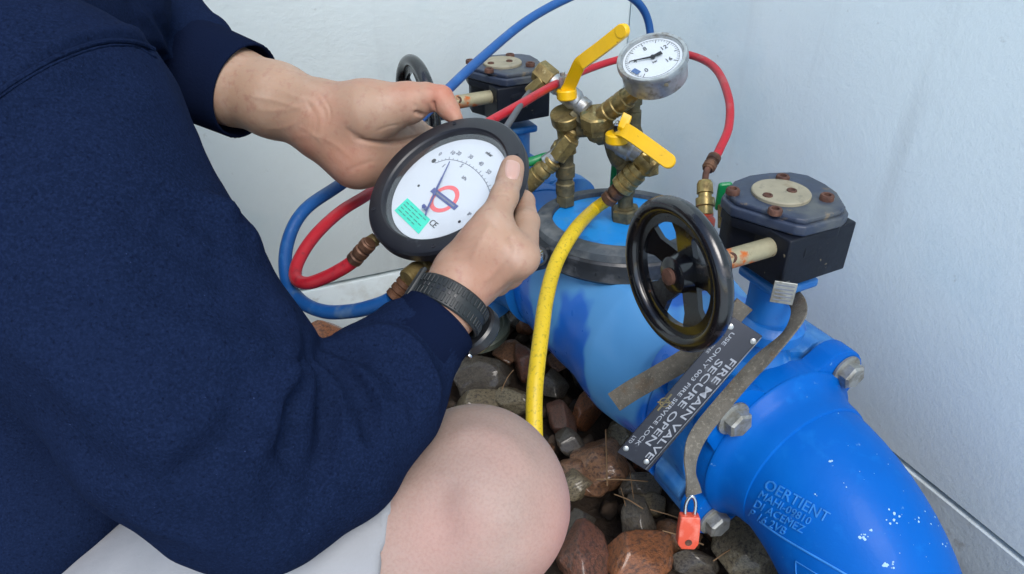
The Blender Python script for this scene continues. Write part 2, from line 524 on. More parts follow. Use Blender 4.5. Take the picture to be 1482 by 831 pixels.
M['pipe'] = pm('bright_blue_epoxy', rgb(0, 88, 174), .45, spec=.12, bump2=(320, .3, .0006), var=(6, .06), coat=.03, rvar=.08, bump=(60, .22, .0014),
    blots=[(rgb(2, 94, 180), 14, .5, .75, 5, None, .5), (rgb(8, 102, 186), 40, .58, .8, 6, None, .6), (rgb(100, 150, 196), 90, .70, .78, 3, None, .8)])
M['wornblue'] = pm('worn_raised_paint', rgb(40, 120, 196), .5, var=(60, .2))
M['valveblue'] = pm('chalky_blue_enamel', rgb(16, 98, 172), .42, var=(7, .12), coat=.1, rvar=.1, bump=(60, .25, .0012),
    blots=[(rgb(78, 132, 180), 9, .5, .66, 4, (1, 1, .7), .75), (rgb(96, 142, 184), 22, .6, .75, 6, None, .8), (rgb(10, 70, 150), 30, .6, .72, 4)])
M['bodyblue'] = pm('faded_blue_body', rgb(6, 98, 196), .3, var=(5, .1), coat=.25, rvar=.1, bump=(50, .2, .0015),
    blots=[(rgb(78, 148, 208), 8, .47, .52, 2.5, (1, 1, .6), .6)])
M['bonnet'] = pm('sky_blue_enamel', rgb(20, 130, 208), .5, var=(12, .08), bump=(80, .2, .001), blots=[(rgb(66, 132, 172), 20, .55, .75, 6, None, .7), (rgb(24, 104, 178), 30, .55, .7, 5)])
M['clamp'] = pm('black_cast_clamp', rgb(32, 36, 42), .42, var=(30, .25), coat=.15, bump=(90, .5, .0015), blots=[(rgb(88, 92, 98), 24, .48, .72, 7, None, .8)])
M['gasket'] = pm('dull_rim', rgb(58, 66, 74), .6, var=(30, .25), bump=(90, .5, .0015), blots=[(rgb(104, 108, 110), 30, .48, .72, 7, None, .8)])
M['yellow'] = pm('yellow_vinyl_lever', rgb(226, 178, 8), .38, var=(40, .06), blots=[(rgb(150, 110, 30), 95, .68, .76, 4, None, .7)], bump=(120, .2, .0006))
M['hose_y'] = pm('yellow_rubber_hose', rgb(198, 170, 22), .5, var=(40, .08), blots=[(rgb(160, 142, 24), 240, .56, .66, 2), (rgb(150, 100, 30), 150, .68, .74, 3)], bump=(200, .3, .0005))
M['hose_b'] = pm('blue_rubber_hose', rgb(16, 74, 136), .45, var=(30, .1), bump=(160, .25, .0005), blots=[(rgb(52, 104, 158), 60, .6, .8, 4), (rgb(96, 120, 140), 28, .6, .8, 7)])
M['hose_r'] = pm('red_rubber_hose', rgb(166, 26, 40), .42, var=(30, .1), bump=(160, .25, .0005), blots=[(rgb(110, 26, 36), 90, .58, .75, 4), (rgb(150, 90, 90), 28, .6, .8, 7)])
M['hose_k'] = pm('grey_thin_hose', rgb(74, 78, 84), .5)
M['greenp'] = pm('green_plastic', rgb(10, 120, 68), .4)
M['sign'] = pm('black_sign_plate', rgb(30, 34, 46), .4, var=(30, .15), rvar=.1, blots=[(rgb(84, 88, 96), 50, .62, .8, 7, None, .7)], bump=(120, .2, .0004))
M['signtext'] = pm('white_engraving', rgb(140, 146, 156), .6)
M['strap'] = pm('worn_grey_webbing', rgb(98, 94, 86), .9, var=(40, .15), bump=(900, .8, .0012, 1), blots=[(rgb(104, 80, 54), 26, .56, .76, 5), (rgb(72, 70, 64), 60, .5, .75, 5), (rgb(120, 116, 106), 300, .55, .7, 2)])
M['lock'] = pm('coral_red_plastic', rgb(202, 78, 54), .42, var=(60, .06), blots=[(rgb(214, 124, 108), 80, .5, .75, 4)])
M['lid'] = pm('dark_green_lid', rgb(62, 70, 62), .55, var=(30, .2), bump=(60, .4, .002), blots=[(rgb(112, 116, 104), 28, .55, .78, 6)])
M['twig'] = pm('dry_twig', rgb(124, 98, 70), .9)
# ================================================================== THE SETTING
A = nrm((0.4462, -0.8949, 0)); B = nrm((0.8949, 0.4462, 0)); UP = V((0, 0, 1))
O = V((0.3045, 0.7277, 0.207))                     # centre of the near valve on the pipe axis
def pp(s, b=0.0, z=0.0): return O + A * s + B * b + UP * z   # along the pipe, across it, above its axis

CORNER = V((0.226, 1.478, 0))
WL = nrm((-0.924, -0.382, 0)); WR = nrm((0.428, -0.903, 0))   # the two walls run away from the corner
NL = V((0.382, -0.924, 0)); NR = V((-0.903, -0.428, 0))
JZ = 0.08
wl = MB(); a, b = CORNER, CORNER + WL * 3.2
wl.prism([q + UP * (JZ + .006) for q in (a, b, b - NL * .1, a - NL * .1 - WL * .1)], UP * 2.6, .002, 1)
w = wl.put('wall', M['wall']); w['kind'] = 'structure'; w['label'] = 'pale plastered wall behind the hands, left of the corner'
wr = MB(); b = CORNER + WR * 3.2
wr.prism([q + UP * (JZ + .006) for q in (a + WR * .0012, b, b - NR * .1, a + WR * .0012 - NR * .1)], UP * 2.6, .002, 1)
w = wr.put('wall', M['wall']); w['kind'] = 'structure'; w['label'] = 'pale plastered wall beside the blue pipe, right of the corner'
pl = MB(); b = CORNER + WL * 3.2; c = CORNER + WR * 3.2
pl.prism([a + NL * .0012 - UP * .2, b + NL * .0012 - UP * .2, b - NL * .1 - UP * .2, a - NL * .1 - WL * .1 - UP * .2], UP * (.2 + JZ - .001), .002, 1)
k = pl.put('plinth', M['plinth']); k['kind'] = 'structure'; k['label'] = 'low rendered plinth under the left wall'
pl = MB()
pl.prism([a + NR * .0012 + WR * .004 - UP * .2, c + NR * .0012 - UP * .2, c - NR * .1 - UP * .2, a + WR * .004 - NR * .1 - UP * .2], UP * (.2 + JZ - .001), .002, 1)
k = pl.put('plinth', M['plinth']); k['kind'] = 'structure'; k['label'] = 'low rendered plinth under the right wall'

gm = bpy.data.meshes.new('ground')
gv = [(-30, -30, -.06), (30, -30, -.06), (30, 30, -.06), (-30, 30, -.06)]
gm.from_pydata(gv, [], [(0, 1, 2, 3)])
ground = put('ground', gm, M['soil']); ground['kind'] = 'structure'; ground['label'] = 'dark damp soil under the loose stones'

pv_ = MB(); pv_.prism([V((-8, -12, -.055)), V((12, -12, -.055)), V((12, .02, -.055)), V((-8, .02, -.055))], UP * .05, .004, 1)  # out-of-view pale slab, added to throw light back onto the walls
k = pv_.put('bounce_paving', M['plinth']); k['kind'] = 'structure'; k['label'] = 'unseen pale paving added behind the camera to bounce light onto the walls'
# stones: a few rounded rock shapes, each stone an object of its own lying on the ground
def rock(seed, sub=4, rough=.17):
    bm = bmesh.new()
    bmesh.ops.create_icosphere(bm, subdivisions=sub, radius=1.0)
    rs = V((seed * 7.3, seed * 3.1, seed * 1.7))
    rnd = random.Random(seed)
    planes = [(nrm((rnd.uniform(-1, 1), rnd.uniform(-1, 1), rnd.uniform(-1, 1))), rnd.uniform(.5, .86)) for _ in range(15)]
    for v in bm.verts:
        d = v.co.normalized()
        r = 1.0 + rough * 1.6 * noise.noise(d * 1.1 + rs) + rough * .7 * noise.noise(d * 2.6 + rs) + rough * .30 * noise.noise(d * 6 + rs) + rough * .12 * noise.noise(d * 17 + rs)
        p = d * r
        for n_, h in planes:
            e = p.dot(n_) - h
            if e > 0: p -= n_ * e * .86
        v.co = p
    me = bpy.data.meshes.new('stone_shape'); bm.to_mesh(me); bm.free(); me.shade_smooth()
    return me
def stone_mat(name, c, c2, c3, rough=.42):
    return pm(name, c, rough, var=(18, .3), objrand=.3, rvar=.2, coat=.5, bump=(22, .6, .006), bump2=(120, .5, .0015),
              blots=[(c2, 9, .48, .62, 6), (c3, 26, .6, .74, 6), (rgb(190, 180, 162), 60, .74, .8, 4)])
SM = [stone_mat('brown_stone', rgb(118, 84, 58), rgb(72, 50, 38), rgb(150, 112, 80)),
      stone_mat('rust_stone', rgb(136, 84, 50), rgb(84, 54, 38), rgb(166, 116, 72)),
      stone_mat('dark_stone', rgb(78, 72, 62), rgb(48, 42, 38), rgb(98, 90, 76)),
      stone_mat('olive_stone', rgb(112, 102, 80), rgb(70, 62, 50), rgb(146, 136, 112)),
      stone_mat('maroon_stone', rgb(100, 62, 46), rgb(60, 40, 32), rgb(130, 90, 68))]
RK = [rock(i + 1) for i in range(7)]
def stone(x, y, z, sx, sy, sz, mi, rz=None, tilt=.4):
    me = random.choice(RK)
    if len(me.materials) == 0: me.materials.append(SM[0])
    o = bpy.data.objects.new('stone', me); COL.objects.link(o); o.parent = ground
    o.location = (x, y, z); o.scale = (sx, sy, sz)
    o.rotation_euler = (random.uniform(-tilt, tilt), random.uniform(-tilt, tilt), random.uniform(0, 6.28) if rz is None else rz)
    o.material_slots[0].link = 'OBJECT'; o.material_slots[0].material = SM[mi]
    return o
placed = []
def spx(px, py, rpx, mi, z=.01, asp=.75, rz=None):
    p = at_z(px, py, z); D = (p - CAMP).dot(V((0, CT, -ST))); r = rpx * D / FPX
    stone(p.x, p.y, z, r, r * asp, r * .62, mi, rz, .25); placed.append((p.x, p.y, r * .85))
# the stones that can be told apart in the photograph
for q in ((706, 545, 52, 2, .0, .8), (692, 590, 44, 3, -.01, .7), (745, 578, 42, 3, .0, .6), (760, 527, 40, 4, .0, .5), (842, 690, 48, 0, .01, 1.0),
          (868, 668, 58, 0, .02, .95), (825, 640, 32, 2, .02, .7), (812, 610, 40, 4, .0, .5), (850, 590, 46, 1, -.01, .5), (828, 700, 36, 3, .02, .8),
          (925, 755, 48, 2, .02, .75), (850, 800, 66, 4, .03, .8), (925, 812, 70, 1, .03, .7), (1085, 805, 62, 3, .03, .9), (975, 775, 40, 0, .01, .9),
          (1000, 820, 44, 2, .01, .6), (930, 705, 44, 2, .01, .5), (832, 765, 46, 2, .02, .7), (478, 490, 44, 1, .01, .7), (455, 505, 34, 3, .0, .8),
          (940, 730, 36, 3, .0, .6), (800, 745, 34, 0, .0, .8), (545, 470, 34, 3, .0, .8), (900, 690, 30, 0, .0, .8), (1040, 770, 36, 0, .0, .8)):
    spx(*q)
n_ = 0
for it in range(9000):
    if n_ >= 272: break
    x = random.uniform(-.75, .72); y = random.uniform(.28, 1.7)
    if (V((x, y, 0)) - CORNER).dot(NL) < .05 or (V((x, y, 0)) - CORNER).dot(NR) < .05: continue
    if x < -.35 and y < .5: continue
    r = random.choice((.030, .036, .042, .048, .056))
    if any((x - a) ** 2 + (y - b) ** 2 < ((r + c) * .74) ** 2 for a, b, c in placed): continue
    placed.append((x, y, r)); n_ += 1
    stone(x, y, random.uniform(-.02, .005), r * random.uniform(1., 1.35), r * random.uniform(.75, 1.), r * random.uniform(.55, .8), random.choice((0, 0, 0, 1, 1, 2, 3, 3, 4)))
# small stones filling the gaps: nobody could count them
fill = bmesh.new()
for i in range(3000):
    x, y = (random.uniform(-.8, .75), random.uniform(.25, 1.7)) if i < 900 else (random.uniform(-1.7, 1.5), random.uniform(.04, 1.75))
    if i >= 900 and -.7 < x < .7 and .3 < y < 1.65: continue
    if (V((x, y, 0)) - CORNER).dot(NL) < .02 or (V((x, y, 0)) - CORNER).dot(NR) < .02: continue
    r = random.uniform(.012, .026) if i < 900 else random.uniform(.022, .042)
    T = Matrix.Translation((x, y, random.uniform(-.055, -.025) + (.02 if i >= 900 else 0))) @ Matrix.Rotation(random.uniform(0, 6), 4, V((random.random(), random.random(), random.random() + .1)).normalized()) @ Matrix.Diagonal((r, r * .8, r * .65, 1))
    g = bmesh.ops.create_icosphere(fill, subdivisions=2 if i < 900 else 1, radius=1.0, matrix=Matrix.Identity(4))
    for v in g['verts']:
        d = v.co.copy(); v.co = T @ (d * (1 + .5 * noise.noise(d * 1.3 + V((i, i * 2, 0))) + .25 * noise.noise(d * 3.1 + V((i, 0, i * 2)))))
fm = bpy.data.meshes.new('gravel'); fill.to_mesh(fm); fill.free(); fm.shade_smooth()
gr = put('gravel', fm, M['grit'], ground, kind='stuff')
# dry pine needles and twigs between the stones
tw = MB(); rnd = random.Random(5)
for i in range(9):
    px, py = rnd.choice(((905, 715), (870, 735), (930, 700), (960, 740), (880, 690), (800, 700), (1000, 800), (740, 560)))
    px += rnd.gauss(0, 26); py += rnd.gauss(0, 16)
    p = at_z(px, py, .035 + rnd.random() * .02); a_ = rnd.uniform(0, 6.28); L = rnd.uniform(.015, .05)
    d = V((math.cos(a_), math.sin(a_), rnd.uniform(-.25, .25))) * L
    tw.tube([p - d, p + V((0, 0, .006 * rnd.random())), p + d], [rnd.uniform(.0005, .0012)] * 3, 5, 3)
tw.put('pine_needles', M['twig'], kind='stuff', label='dry needles and twigs caught between the stones')

# dark round lid lying between the stones and the body of the pipe
lp = at_z(690, 474, .055)
lid = thing('chamber_lid', 'dull dark round lid lying on the stones under the watch', 'lid', lp)
q = MB().lathe(lp, (-.12, -.12, 1), [(-.012, .056), (-.010, .062), (.004, .064), (.008, .061), (.0085, .054), (.006, .051), (.006, .0)], 48).put('lid_plate', M['lid'], lid)
q = MB().ring(lp + V((0, 0, .0058)), (-.12, -.12, 1), [(0, .030), (.0016, .030), (.0016, .033), (0, .033)], 40).put('raised_ring', M['lid'], lid)
# ================================================================== BLUE PIPEWORK
def hexbolt(mb, p, ax, r, h, wash=True, x=None):
    p = V(p); ax = nrm(ax)
    if wash: mb.lathe(p, ax, [(0, r * 1.28), (r * .18, r * 1.28), (r * .22, r * 1.2), (r * .22, 0)], 24)
    o = r * .22 if wash else 0
    mb.lathe(p + ax * o, ax, [(0, r), (h * .8, r), (h, r * .82), (h, 0)], 6, x)
    return mb

# --- elbow pipe that turns down into the ground
def lobed(s0, s1, rb, rl, half, mb, n=96, bev=.004, rot=math.pi / 4, b0=0):
    pts = []
    for k in range(n):
        t = 2 * math.pi * k / n
        d = math.fmod(t - rot + 20 * math.pi, math.pi / 2); d = min(d, math.pi / 2 - d)
        w = max(0.0, 1 - (d / half) ** 2)
        r = rb + (rl - rb) * (w ** .55 if w > 0 else 0)
        pts.append(pp(s0, b0 + math.cos(t) * r, math.sin(t) * r))
    return mb.prism(pts, A * (s1 - s0), bev, 2)
ROT = math.radians(46.5)
elbow = thing('elbow_pipe', 'bright blue elbow pipe turning down into the ground, speckled with white paint', 'pipe', pp(.06))
ERAD, EB = .0925, .195
prof = []
c0 = pp(.066)
path = [(c0, A)]
e = MB()
pts = [pp(.052), pp(.070), pp(.085)]
cen = pp(.085, 0, -EB)
for k in range(1, 19):
    t = math.pi / 2 * k / 18
    pts.append(cen + A * (EB * math.sin(t)) + UP * (EB * math.cos(t)))
last = pts[-1]
pts += [last - UP * .06, last - UP * .15]
def sweep(mb, pts, rad, seg=72, xdir=B):
    vs, fs = [], []
    for i, p in enumerate(pts):
        t = nrm(pts[min(i + 1, len(pts) - 1)] - pts[max(i - 1, 0)])
        X = xdir; Y = nrm(t.cross(X)); r = rad[i] if isinstance(rad, list) else rad
        for k in range(seg):
            a_ = 2 * math.pi * k / seg
            vs.append(p + (X * math.cos(a_) + Y * math.sin(a_)) * r)
    for i in range(len(pts) - 1):
        for k in range(seg):
            a_, b_ = i * seg + k, i * seg + (k + 1) % seg
            fs.append((a_, b_, b_ + seg, a_ + seg))
    fs.append(tuple(range(seg))[::-1]); fs.append(tuple(range((len(pts) - 1) * seg, len(pts) * seg)))
    return mb.add(vs, fs)
sweep(e, pts, ERAD)
pipe_me = e.mesh('pipe'); pipe_bvh = bvh_of(pipe_me)
put('pipe_bend', pipe_me, M['pipe'], elbow)
fl = MB(); lobed(.036, .064, .112, .151, .38, fl, rot=ROT)
fl.lathe(pp(.0645), A, [(0, .113), (.004, .112), (.010, .104), (.018, .100), (.030, .0965), (.040, .0955), (.047, .094), (.050, .0885)], 72)
fl.put('flange', M['pipe'], elbow, 40)
BR = .1245
for k in range(4):
    t = ROT + k * math.pi / 2
    c = pp(.065, math.cos(t) * BR, math.sin(t) * BR)
    m = hexbolt(MB(), c, A, .0170, .014, True, V((math.cos(k + .3), .2, math.sin(k + .3))))
    m.put('bolt', M['boltold'] if k != 3 else M['boltold'], elbow)
# raised casting marks on the side of the elbow, wrapped to its surface
def emboss(lines, px, py, dx, dy, size, lead, parent, mat):
    """lines of letters laid over the pipe: origin and baseline direction in the photograph survey"""
    allm = []
    for li, s_ in enumerate(lines):
        cu = bpy.data.curves.new('t', 'FONT'); cu.body = s_; cu.size = size * (1.25 if li == 0 else .9); cu.extrude = .0003; cu.resolution_u = 2
        t = bpy.data.objects.new('t', cu); COL.objects.link(t); bpy.context.view_layer.update()
        me = bpy.data.meshes.new_from_object(t.evaluated_get(bpy.context.evaluated_depsgraph_get())); bpy.data.objects.remove(t)
        vx = V((dx, dy)).normalized(); vy = V((vx.y, -vx.x)) ; vy = V((-vx.y, vx.x)) if vy.y > 0 else vy
        for v in me.vertices:
            u, w_ = v.co.x, v.co.y - li * lead
            qx, qy = px + vx.x * u + vy.x * w_ * 1, py + vx.y * u + vy.y * w_
            h, n__, _, _ = pipe_bvh.ray_cast(CAMP, ray(qx, qy).normalized())
            if h is None: h = at(qx, qy, .9); n__ = V((0, 0, 1))
            v.co = h + nrm(n__) * (.0014 if v.co.z > 0 else -.001)
        allm.append(me)
    put('casting_marks', joinm(allm, 'casting_marks'), mat, parent)
emboss(['OERTIENT', 'MAHI-09810', 'DI ACEMEZ', 'P 16 2VB'], 1104, 706, 76, 42, 18, 15, elbow, M['wornblue'])
def on_pipe(px, py, h=0.0):
    h_, n__, _, _ = pipe_bvh.ray_cast(CAMP, ray(px, py).normalized())
    return (h_ + n__ * h, n__) if h_ is not None else (at(px, py, .9), V((0, 0, 1)))
sm0 = [on_pipe(x, y, .0004)[0] for x, y in ((1100, 755), (1130, 776), (1165, 797), (1200, 817), (1232, 836), (1262, 856))]
MB().tube(sm0, .0013, 6, 6).put('casting_seam', M['wornblue'], elbow)
lb = [on_pipe(x, y, .0006)[0] for x, y in ((1152, 812), (1178, 828), (1204, 846), (1200, 872), (1170, 852), (1154, 838), (1152, 812))]
MB().tube(lb, .0007, 5, 2).put('rating_frame', M['wornblue'], elbow)
# white paint splashes that landed on the elbow
rnd = random.Random(11); spl = MB()
for cx_, cy_, n_, sp_, s_ in ((1250, 776, 8, 8, 3.0), (1295, 752, 5, 9, 3.0), (1290, 742, 3, 14, 2.0), (1203, 670, 2, 4, 2.6), (1182, 718, 2, 4, 2.2), (1328, 752, 3, 5, 2.4), (1360, 750, 6, 12, 2.0), (1277, 818, 3, 4, 4.2), (1292, 816, 5, 6, 2.4),
        (1366, 790, 3, 4, 2.4), (1222, 703, 2, 5, 2.0), (1140, 555, 4, 20, 2.0), (1170, 566, 4, 22, 2.2), (1180, 600, 4, 30, 1.6), (1260, 700, 7, 60, 1.0), (1320, 780, 8, 50, 1.0)):
    for _ in range(n_):
        qx, qy = cx_ + rnd.gauss(0, sp_ * .6), cy_ + rnd.gauss(0, sp_ * .6)
        p_, n__ = on_pipe(qx, qy, .0002)
        if (p_ - pp(.1)).length > .5 or pipe_bvh.ray_cast(CAMP, ray(qx, qy).normalized())[0] is None: continue
        X_, Y_, Z_ = frame(n__); r_ = s_ * .00055 * rnd.uniform(.4, 1.1); m_ = 9
        vs_ = [p_ + (X_ * math.cos(6.283 * k / m_) * rnd.uniform(.6, 1.3) + Y_ * math.sin(6.283 * k / m_) * rnd.uniform(.6, 1.3)) * r_ for k in range(m_)]
        spl.add(vs_ + [p_ + n__ * .0005], [(k, (k + 1) % m_, m_) for k in range(m_)])
M['splash'] = pm('dried_white_paint', rgb(150, 186, 208), .7)
spl.put('paint_splashes', M['splash'], elbow, kind='stuff')
# --- valve body with the round bonnet
SB = -.311
body = thing('check_valve', 'faded blue check valve body with round black-rimmed bonnet behind the handwheel', 'valve', pp(SB))
sd_ = SDF()
sd_.cone(pp(-.050), pp(-.10), .098, .112, .01)
sd_.cone(pp(-.17), pp(-.40), .132, .132, .03)
sd_.cone(pp(-.38), pp(-.52), .118, .104, .03)
sd_.cone(pp(SB, 0, .0), pp(SB, 0, .08), .124, .121, .03)
sd_.cone(pp(-.10), pp(-.17), .112, .130, .03)
BC = at_plane(898, 313, O, B); BZ = BC.z; BN = nrm((0, .08, 1))
sd_.plane(BC - UP * .045, BN); sd_.plane(pp(-.062), A)
put('valve_body', sd_.build(.0035, 'valve_body', 2), M['bodyblue'], body)
f2 = MB(); lobed(-.060, -.036, .112, .146, .34, f2); f2.put('flange', M['bodyblue'], body, 40)
f3 = MB(); lobed(-.528, -.500, .121, .158, .36, f3, b0=-.045)
f3.lathe(pp(-.50, -.045), A, [(0, .118), (.02, .112), (.05, .106), (.09, .104)], 60); f3.put('flange', M['valveblue'], body, 40)
bc = BC
MB().lathe(bc, BN, [(-.05, .104), (-.010, .104), (-.008, .1035), (-.008, 0)], 72).put('bonnet_plate', M['bonnet'], body)
rg = MB(); rg.ring(bc, BN, [(-.016, .104), (-.001, .1045), (.0, .108), (-.001, .122), (-.006, .129), (-.016, .131)], 96).put('bonnet_rim', M['gasket'], body)
cl = MB(); cl.ring(bc, BN, [(-.048, .108), (-.0165, .108), (-.0165, .131), (-.020, .134), (-.028, .1345), (-.037, .134), (-.045, .137), (-.049, .134), (-.049, .108)], 96)
for k in range(26):
    t = 2 * math.pi * k / 26
    d = V((math.cos(t), math.sin(t), 0)); cl.box(bc + d * .1345 - UP * .030, d * .002, UP.cross(d) * .0022, UP * .008, .0008, 1)
cl.put('clamp_ring', M['clamp'], body)
ear = at_z(797, 366, BZ - .034)
ed = nrm(V((ear.x - bc.x, ear.y - bc.y, 0)))
er = bc + ed * .143 - UP * .030
MB().box(er, ed * .018, UP.cross(ed) * .020, UP * .018, .006, 3).put('clamp_lug', M['clamp'], body)
vd = nrm(CAMP - er); vd = nrm(V((vd.x, vd.y, vd.z * .7)))
MB().lathe(er + vd * .010, vd, [(0, .016), (.010, .016), (.012, .0155), (.013, .0)], 28).put('nut', M['clamp'], body)
MB().lathe(er + vd * .021, vd, [(0, .012), (.004, .012), (.008, .009), (.010, .004), (.0102, 0)], 24).put('bolt', M['chrome'], body)
# boss and small test cocks
tcx = at(1020, 312, .935)
MB().lathe(tcx - UP * .05, UP, [(0, .015), (.045, .014), (.05, .010), (.055, .010)], 24).put('port_neck', M['lock'], body)

# --- butterfly valve with gearbox and handwheel, built once and copied
def gearbox_valve():
    pass
    t = thing('gearbox_valve', 'near butterfly valve with navy gearbox, cream disc and big black handwheel', 'valve', pp(0), 'geared butterfly valves on the blue pipe')
    vb = MB(); lobed(-.0265, .0265, .116, .142, .32, vb, bev=.003)
    for k in range(4):
        t_ = ROT + k * math.pi / 2
        vb.lathe(pp(-.034, math.cos(t_) * .124, math.sin(t_) * .124), A, [(0, .020), (.004, .0235), (.062, .0245), (.066, .021)], 24)
    vb.ring(pp(0), A, [(-.034, .085), (.034, .085), (.034, .108), (-.034, .108)], 72)
    vb.put('valve_body', M['valveblue'], t, 40)
    nk = MB()
    nk.lathe(pp(.005, 0, .088), UP, [(0, .042), (.022, .036), (.034, .030), (.105, .0285), (.128, .029)], 40)
    nk.prism([pp(.005 + a_, b_, .214) for a_, b_ in ((-.030, -.034), (.034, -.034), (.034, .030), (-.030, .030))], UP * .012, .005, 3)
    nk.put('neck', M['valveblue'], t, 40)
    lug = MB().lathe(pp(.012, 0, .140), UP, [(0, .034), (.004, .038), (.018, .039), (.021, .037), (.026, .030), (.026, 0)], 36).put('mounting_pad', M['valveblue'], t)
    # gearbox housing
    top = [(1043, 290), (1055, 272), (1079, 263), (1109, 259), (1142, 258), (1169, 263), (1196, 277), (1214, 290), (1228, 313), (1220, 320), (1166, 334), (1151, 332), (1100, 317), (1058, 304)]
    Z0 = .530
    P = [at_z(x, y, Z0 - .010) for x, y in top]
    cx = sum((p for p in P), V()) / len(P)
    def ins(p, k, z): q = cx + (p - cx) * k; q.z = z; return q
    PP = [p for p in catmull(P + [P[0]], 3)[:-1]]
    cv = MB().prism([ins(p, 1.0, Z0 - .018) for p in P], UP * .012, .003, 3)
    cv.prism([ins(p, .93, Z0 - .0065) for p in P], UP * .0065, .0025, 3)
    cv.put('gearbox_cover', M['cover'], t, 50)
    hs = MB().prism([ins(p, .97, .500) for p in P], UP * (Z0 - .0185 - .500), .002, 2)
    hs.prism([ins(p, .88, .452) - A * .006 for p in P], UP * (Z0 - .0185 - .452), .004, 3)
    P1 = at_z(1145, 350, .511); P2 = at_z(1241, 321, .511)
    e1 = nrm(P2 - P1); e2 = V((e1.y, -e1.x, 0)); e2 = e2 if e2.dot(A) < 0 else -e2
    base = [P1, P2, P2 + e2 * .085, P1 + e2 * .085]
    hs.prism([V((p.x, p.y, .452)) for p in base], UP * .059, .003, 3)
    hs.put('gearbox_housing', M['gearbox'], t, 50)
    pc = P1 + e1 * .05 - UP * .026 - e2 * .0004
    # worm shaft
    s0 = at(1127, 354, .782); wh = s0 - B * .1345; wh.z = s0.z
    bs = MB().lathe(s0 + B * .03, -B, [(0, .026), (.018, .026), (.020, .024), (.030, .0235), (.0305, .019), (.040, .0185), (.041, .016)], 32)
    bs.put('shaft_boss', M['gearbox'], t)
    MB().cyl(s0, s0 - B * .075, .0105, ch=.001).put('shaft', M['shaft'], t)
    pn = s0 - B * .064
    vv = nrm((-.25, -.75, .5))
    MB().lathe(pn + vv * .006, vv, [(0, .0058), (.0050, .0058), (.0055, .0052), (.0055, .003), (.0030, .003), (.003, 0)], 16).put('shaft_pin', M['rust'], t)
    # handwheel
    R = .0795
    wheel = MB()
    rim = []
    for k in range(20):
        a_ = 2 * math.pi * k / 20; rim.append((math.sin(a_) * .0095, R - .0088 + math.cos(a_) * .0088))
    wheel.ring(wh, B, rim, 96, UP)
    wheel.ring(wh + B * .002, B, [(-.003, R - .026), (.003, R - .026), (.003, R - .015), (-.003, R - .015)], 96, UP)
    for k in range(5):
        an = math.radians(165 + 72 * k)
        d = A * math.cos(an) + UP * math.sin(an); q = B.cross(d)
        hub = wh + B * .012
        o_ = []
        for tt, w_, off in ((.010, .0125, .012), (.024, .0125, .009), (.040, .0120, .005), (.054, .019, .002), (.068, .0395, 0)):
            o_.append((tt, w_, off))
        base = [wh + d * tt + q * w_ + B * off for tt, w_, off in o_] + [wh + d * tt - q * w_ + B * off for tt, w_, off in o_[::-1]]
        vs = base + [b_ + B * .006 for b_ in base]; n5 = 5
        fs = []
        for lay in (0, 10):
            for i in range(4):
                fs.append((lay + i, lay + i + 1, lay + 8 - i, lay + 9 - i))
        for i in range(10): j = (i + 1) % 10; fs.append((i, j, j + 10, i + 10))
        wheel.add(vs, fs)
    wheel.lathe(wh - B * .006, B, [(0, .016), (.002, .019), (.020, .021), (.022, .021)], 32)
    ww = wheel.put('handwheel', M['wheel'], t, 45)
    MB().lathe(wh + B * .0155, B, [(0, .021), (.002, .0235), (.034, .0235), (.038, .021), (.038, .0)], 32).put('wheel_hub', M['clamp'], ww)
    MB().lathe(wh - B * .0065, -B, [(0, .0088), (.004, .0085), (.0045, .006), (.0045, 0)], 20).put('wheel_nut', M['rust'], ww)
    # indicator disc and cover bolts
    dc = at_z(1130, 281, Z0)
    dsk = MB().lathe(dc, UP, [(0, .0312), (.003, .0312), (.004, .0302), (.004, 0)], 48).put('indicator_disc', M['disc'], t)
    for x, y in ((1111, 283), (1146, 276)):
        q = at_z(x, y, Z0 + .004)
        MB().lathe(q, UP, [(0, .0055), (.0012, .0052), (.0012, .0035), (-.0005, .003), (-.0005, 0)], 16).put('screw', M['rust'], dsk)
    for x, y in ((1132, 258), (1060, 277), (1196, 286), (1121, 306)):
        q = at_z(x, y + 3, Z0)
        MB().lathe(q, UP, [(0, .0075), (.0045, .0075), (.006, .0065), (.006, .004), (.003, .0035), (.003, 0)], 12).put('cover_bolt', M['rust'], t)
    return t
near = gearbox_valve()
# the far valve is the same one again, 0.56 m back along the pipe
far = copy_tree(near); far.location = V(near.location) + V((-.305, .4685, .004))
far['label'] = 'far butterfly valve with dusty gearbox behind the left hand and blue hose'
# tag on the near neck, white paint chips
tg = at(1134, 424, .770)
tp = thing('data_plate', 'small grey data plate fixed to the blue neck under the gearbox', 'plate', tg)
nn = nrm(nrm(CAMP - tg) + V((.15, 0, -.5))); X_, Y_, Z_ = frame(nn, A)
MB().box(tg, X_ * .0115, Y_ * .013, nn * .0008, .0004, 1).put('plate', M['boltold'], tp)
MB().box(tg - nn * .012, X_ * .006, Y_ * .006, nn * .0112, .0004, 1).put('bracket', M['steel'], tp)
for r_ in range(5):
    MB().box(tg + nn * .0009 + Y_ * (.009 - r_ * .0044), X_ * .009, Y_ * .0007, nn * .0002).put('printed_line', M['dialgrey'], tp)
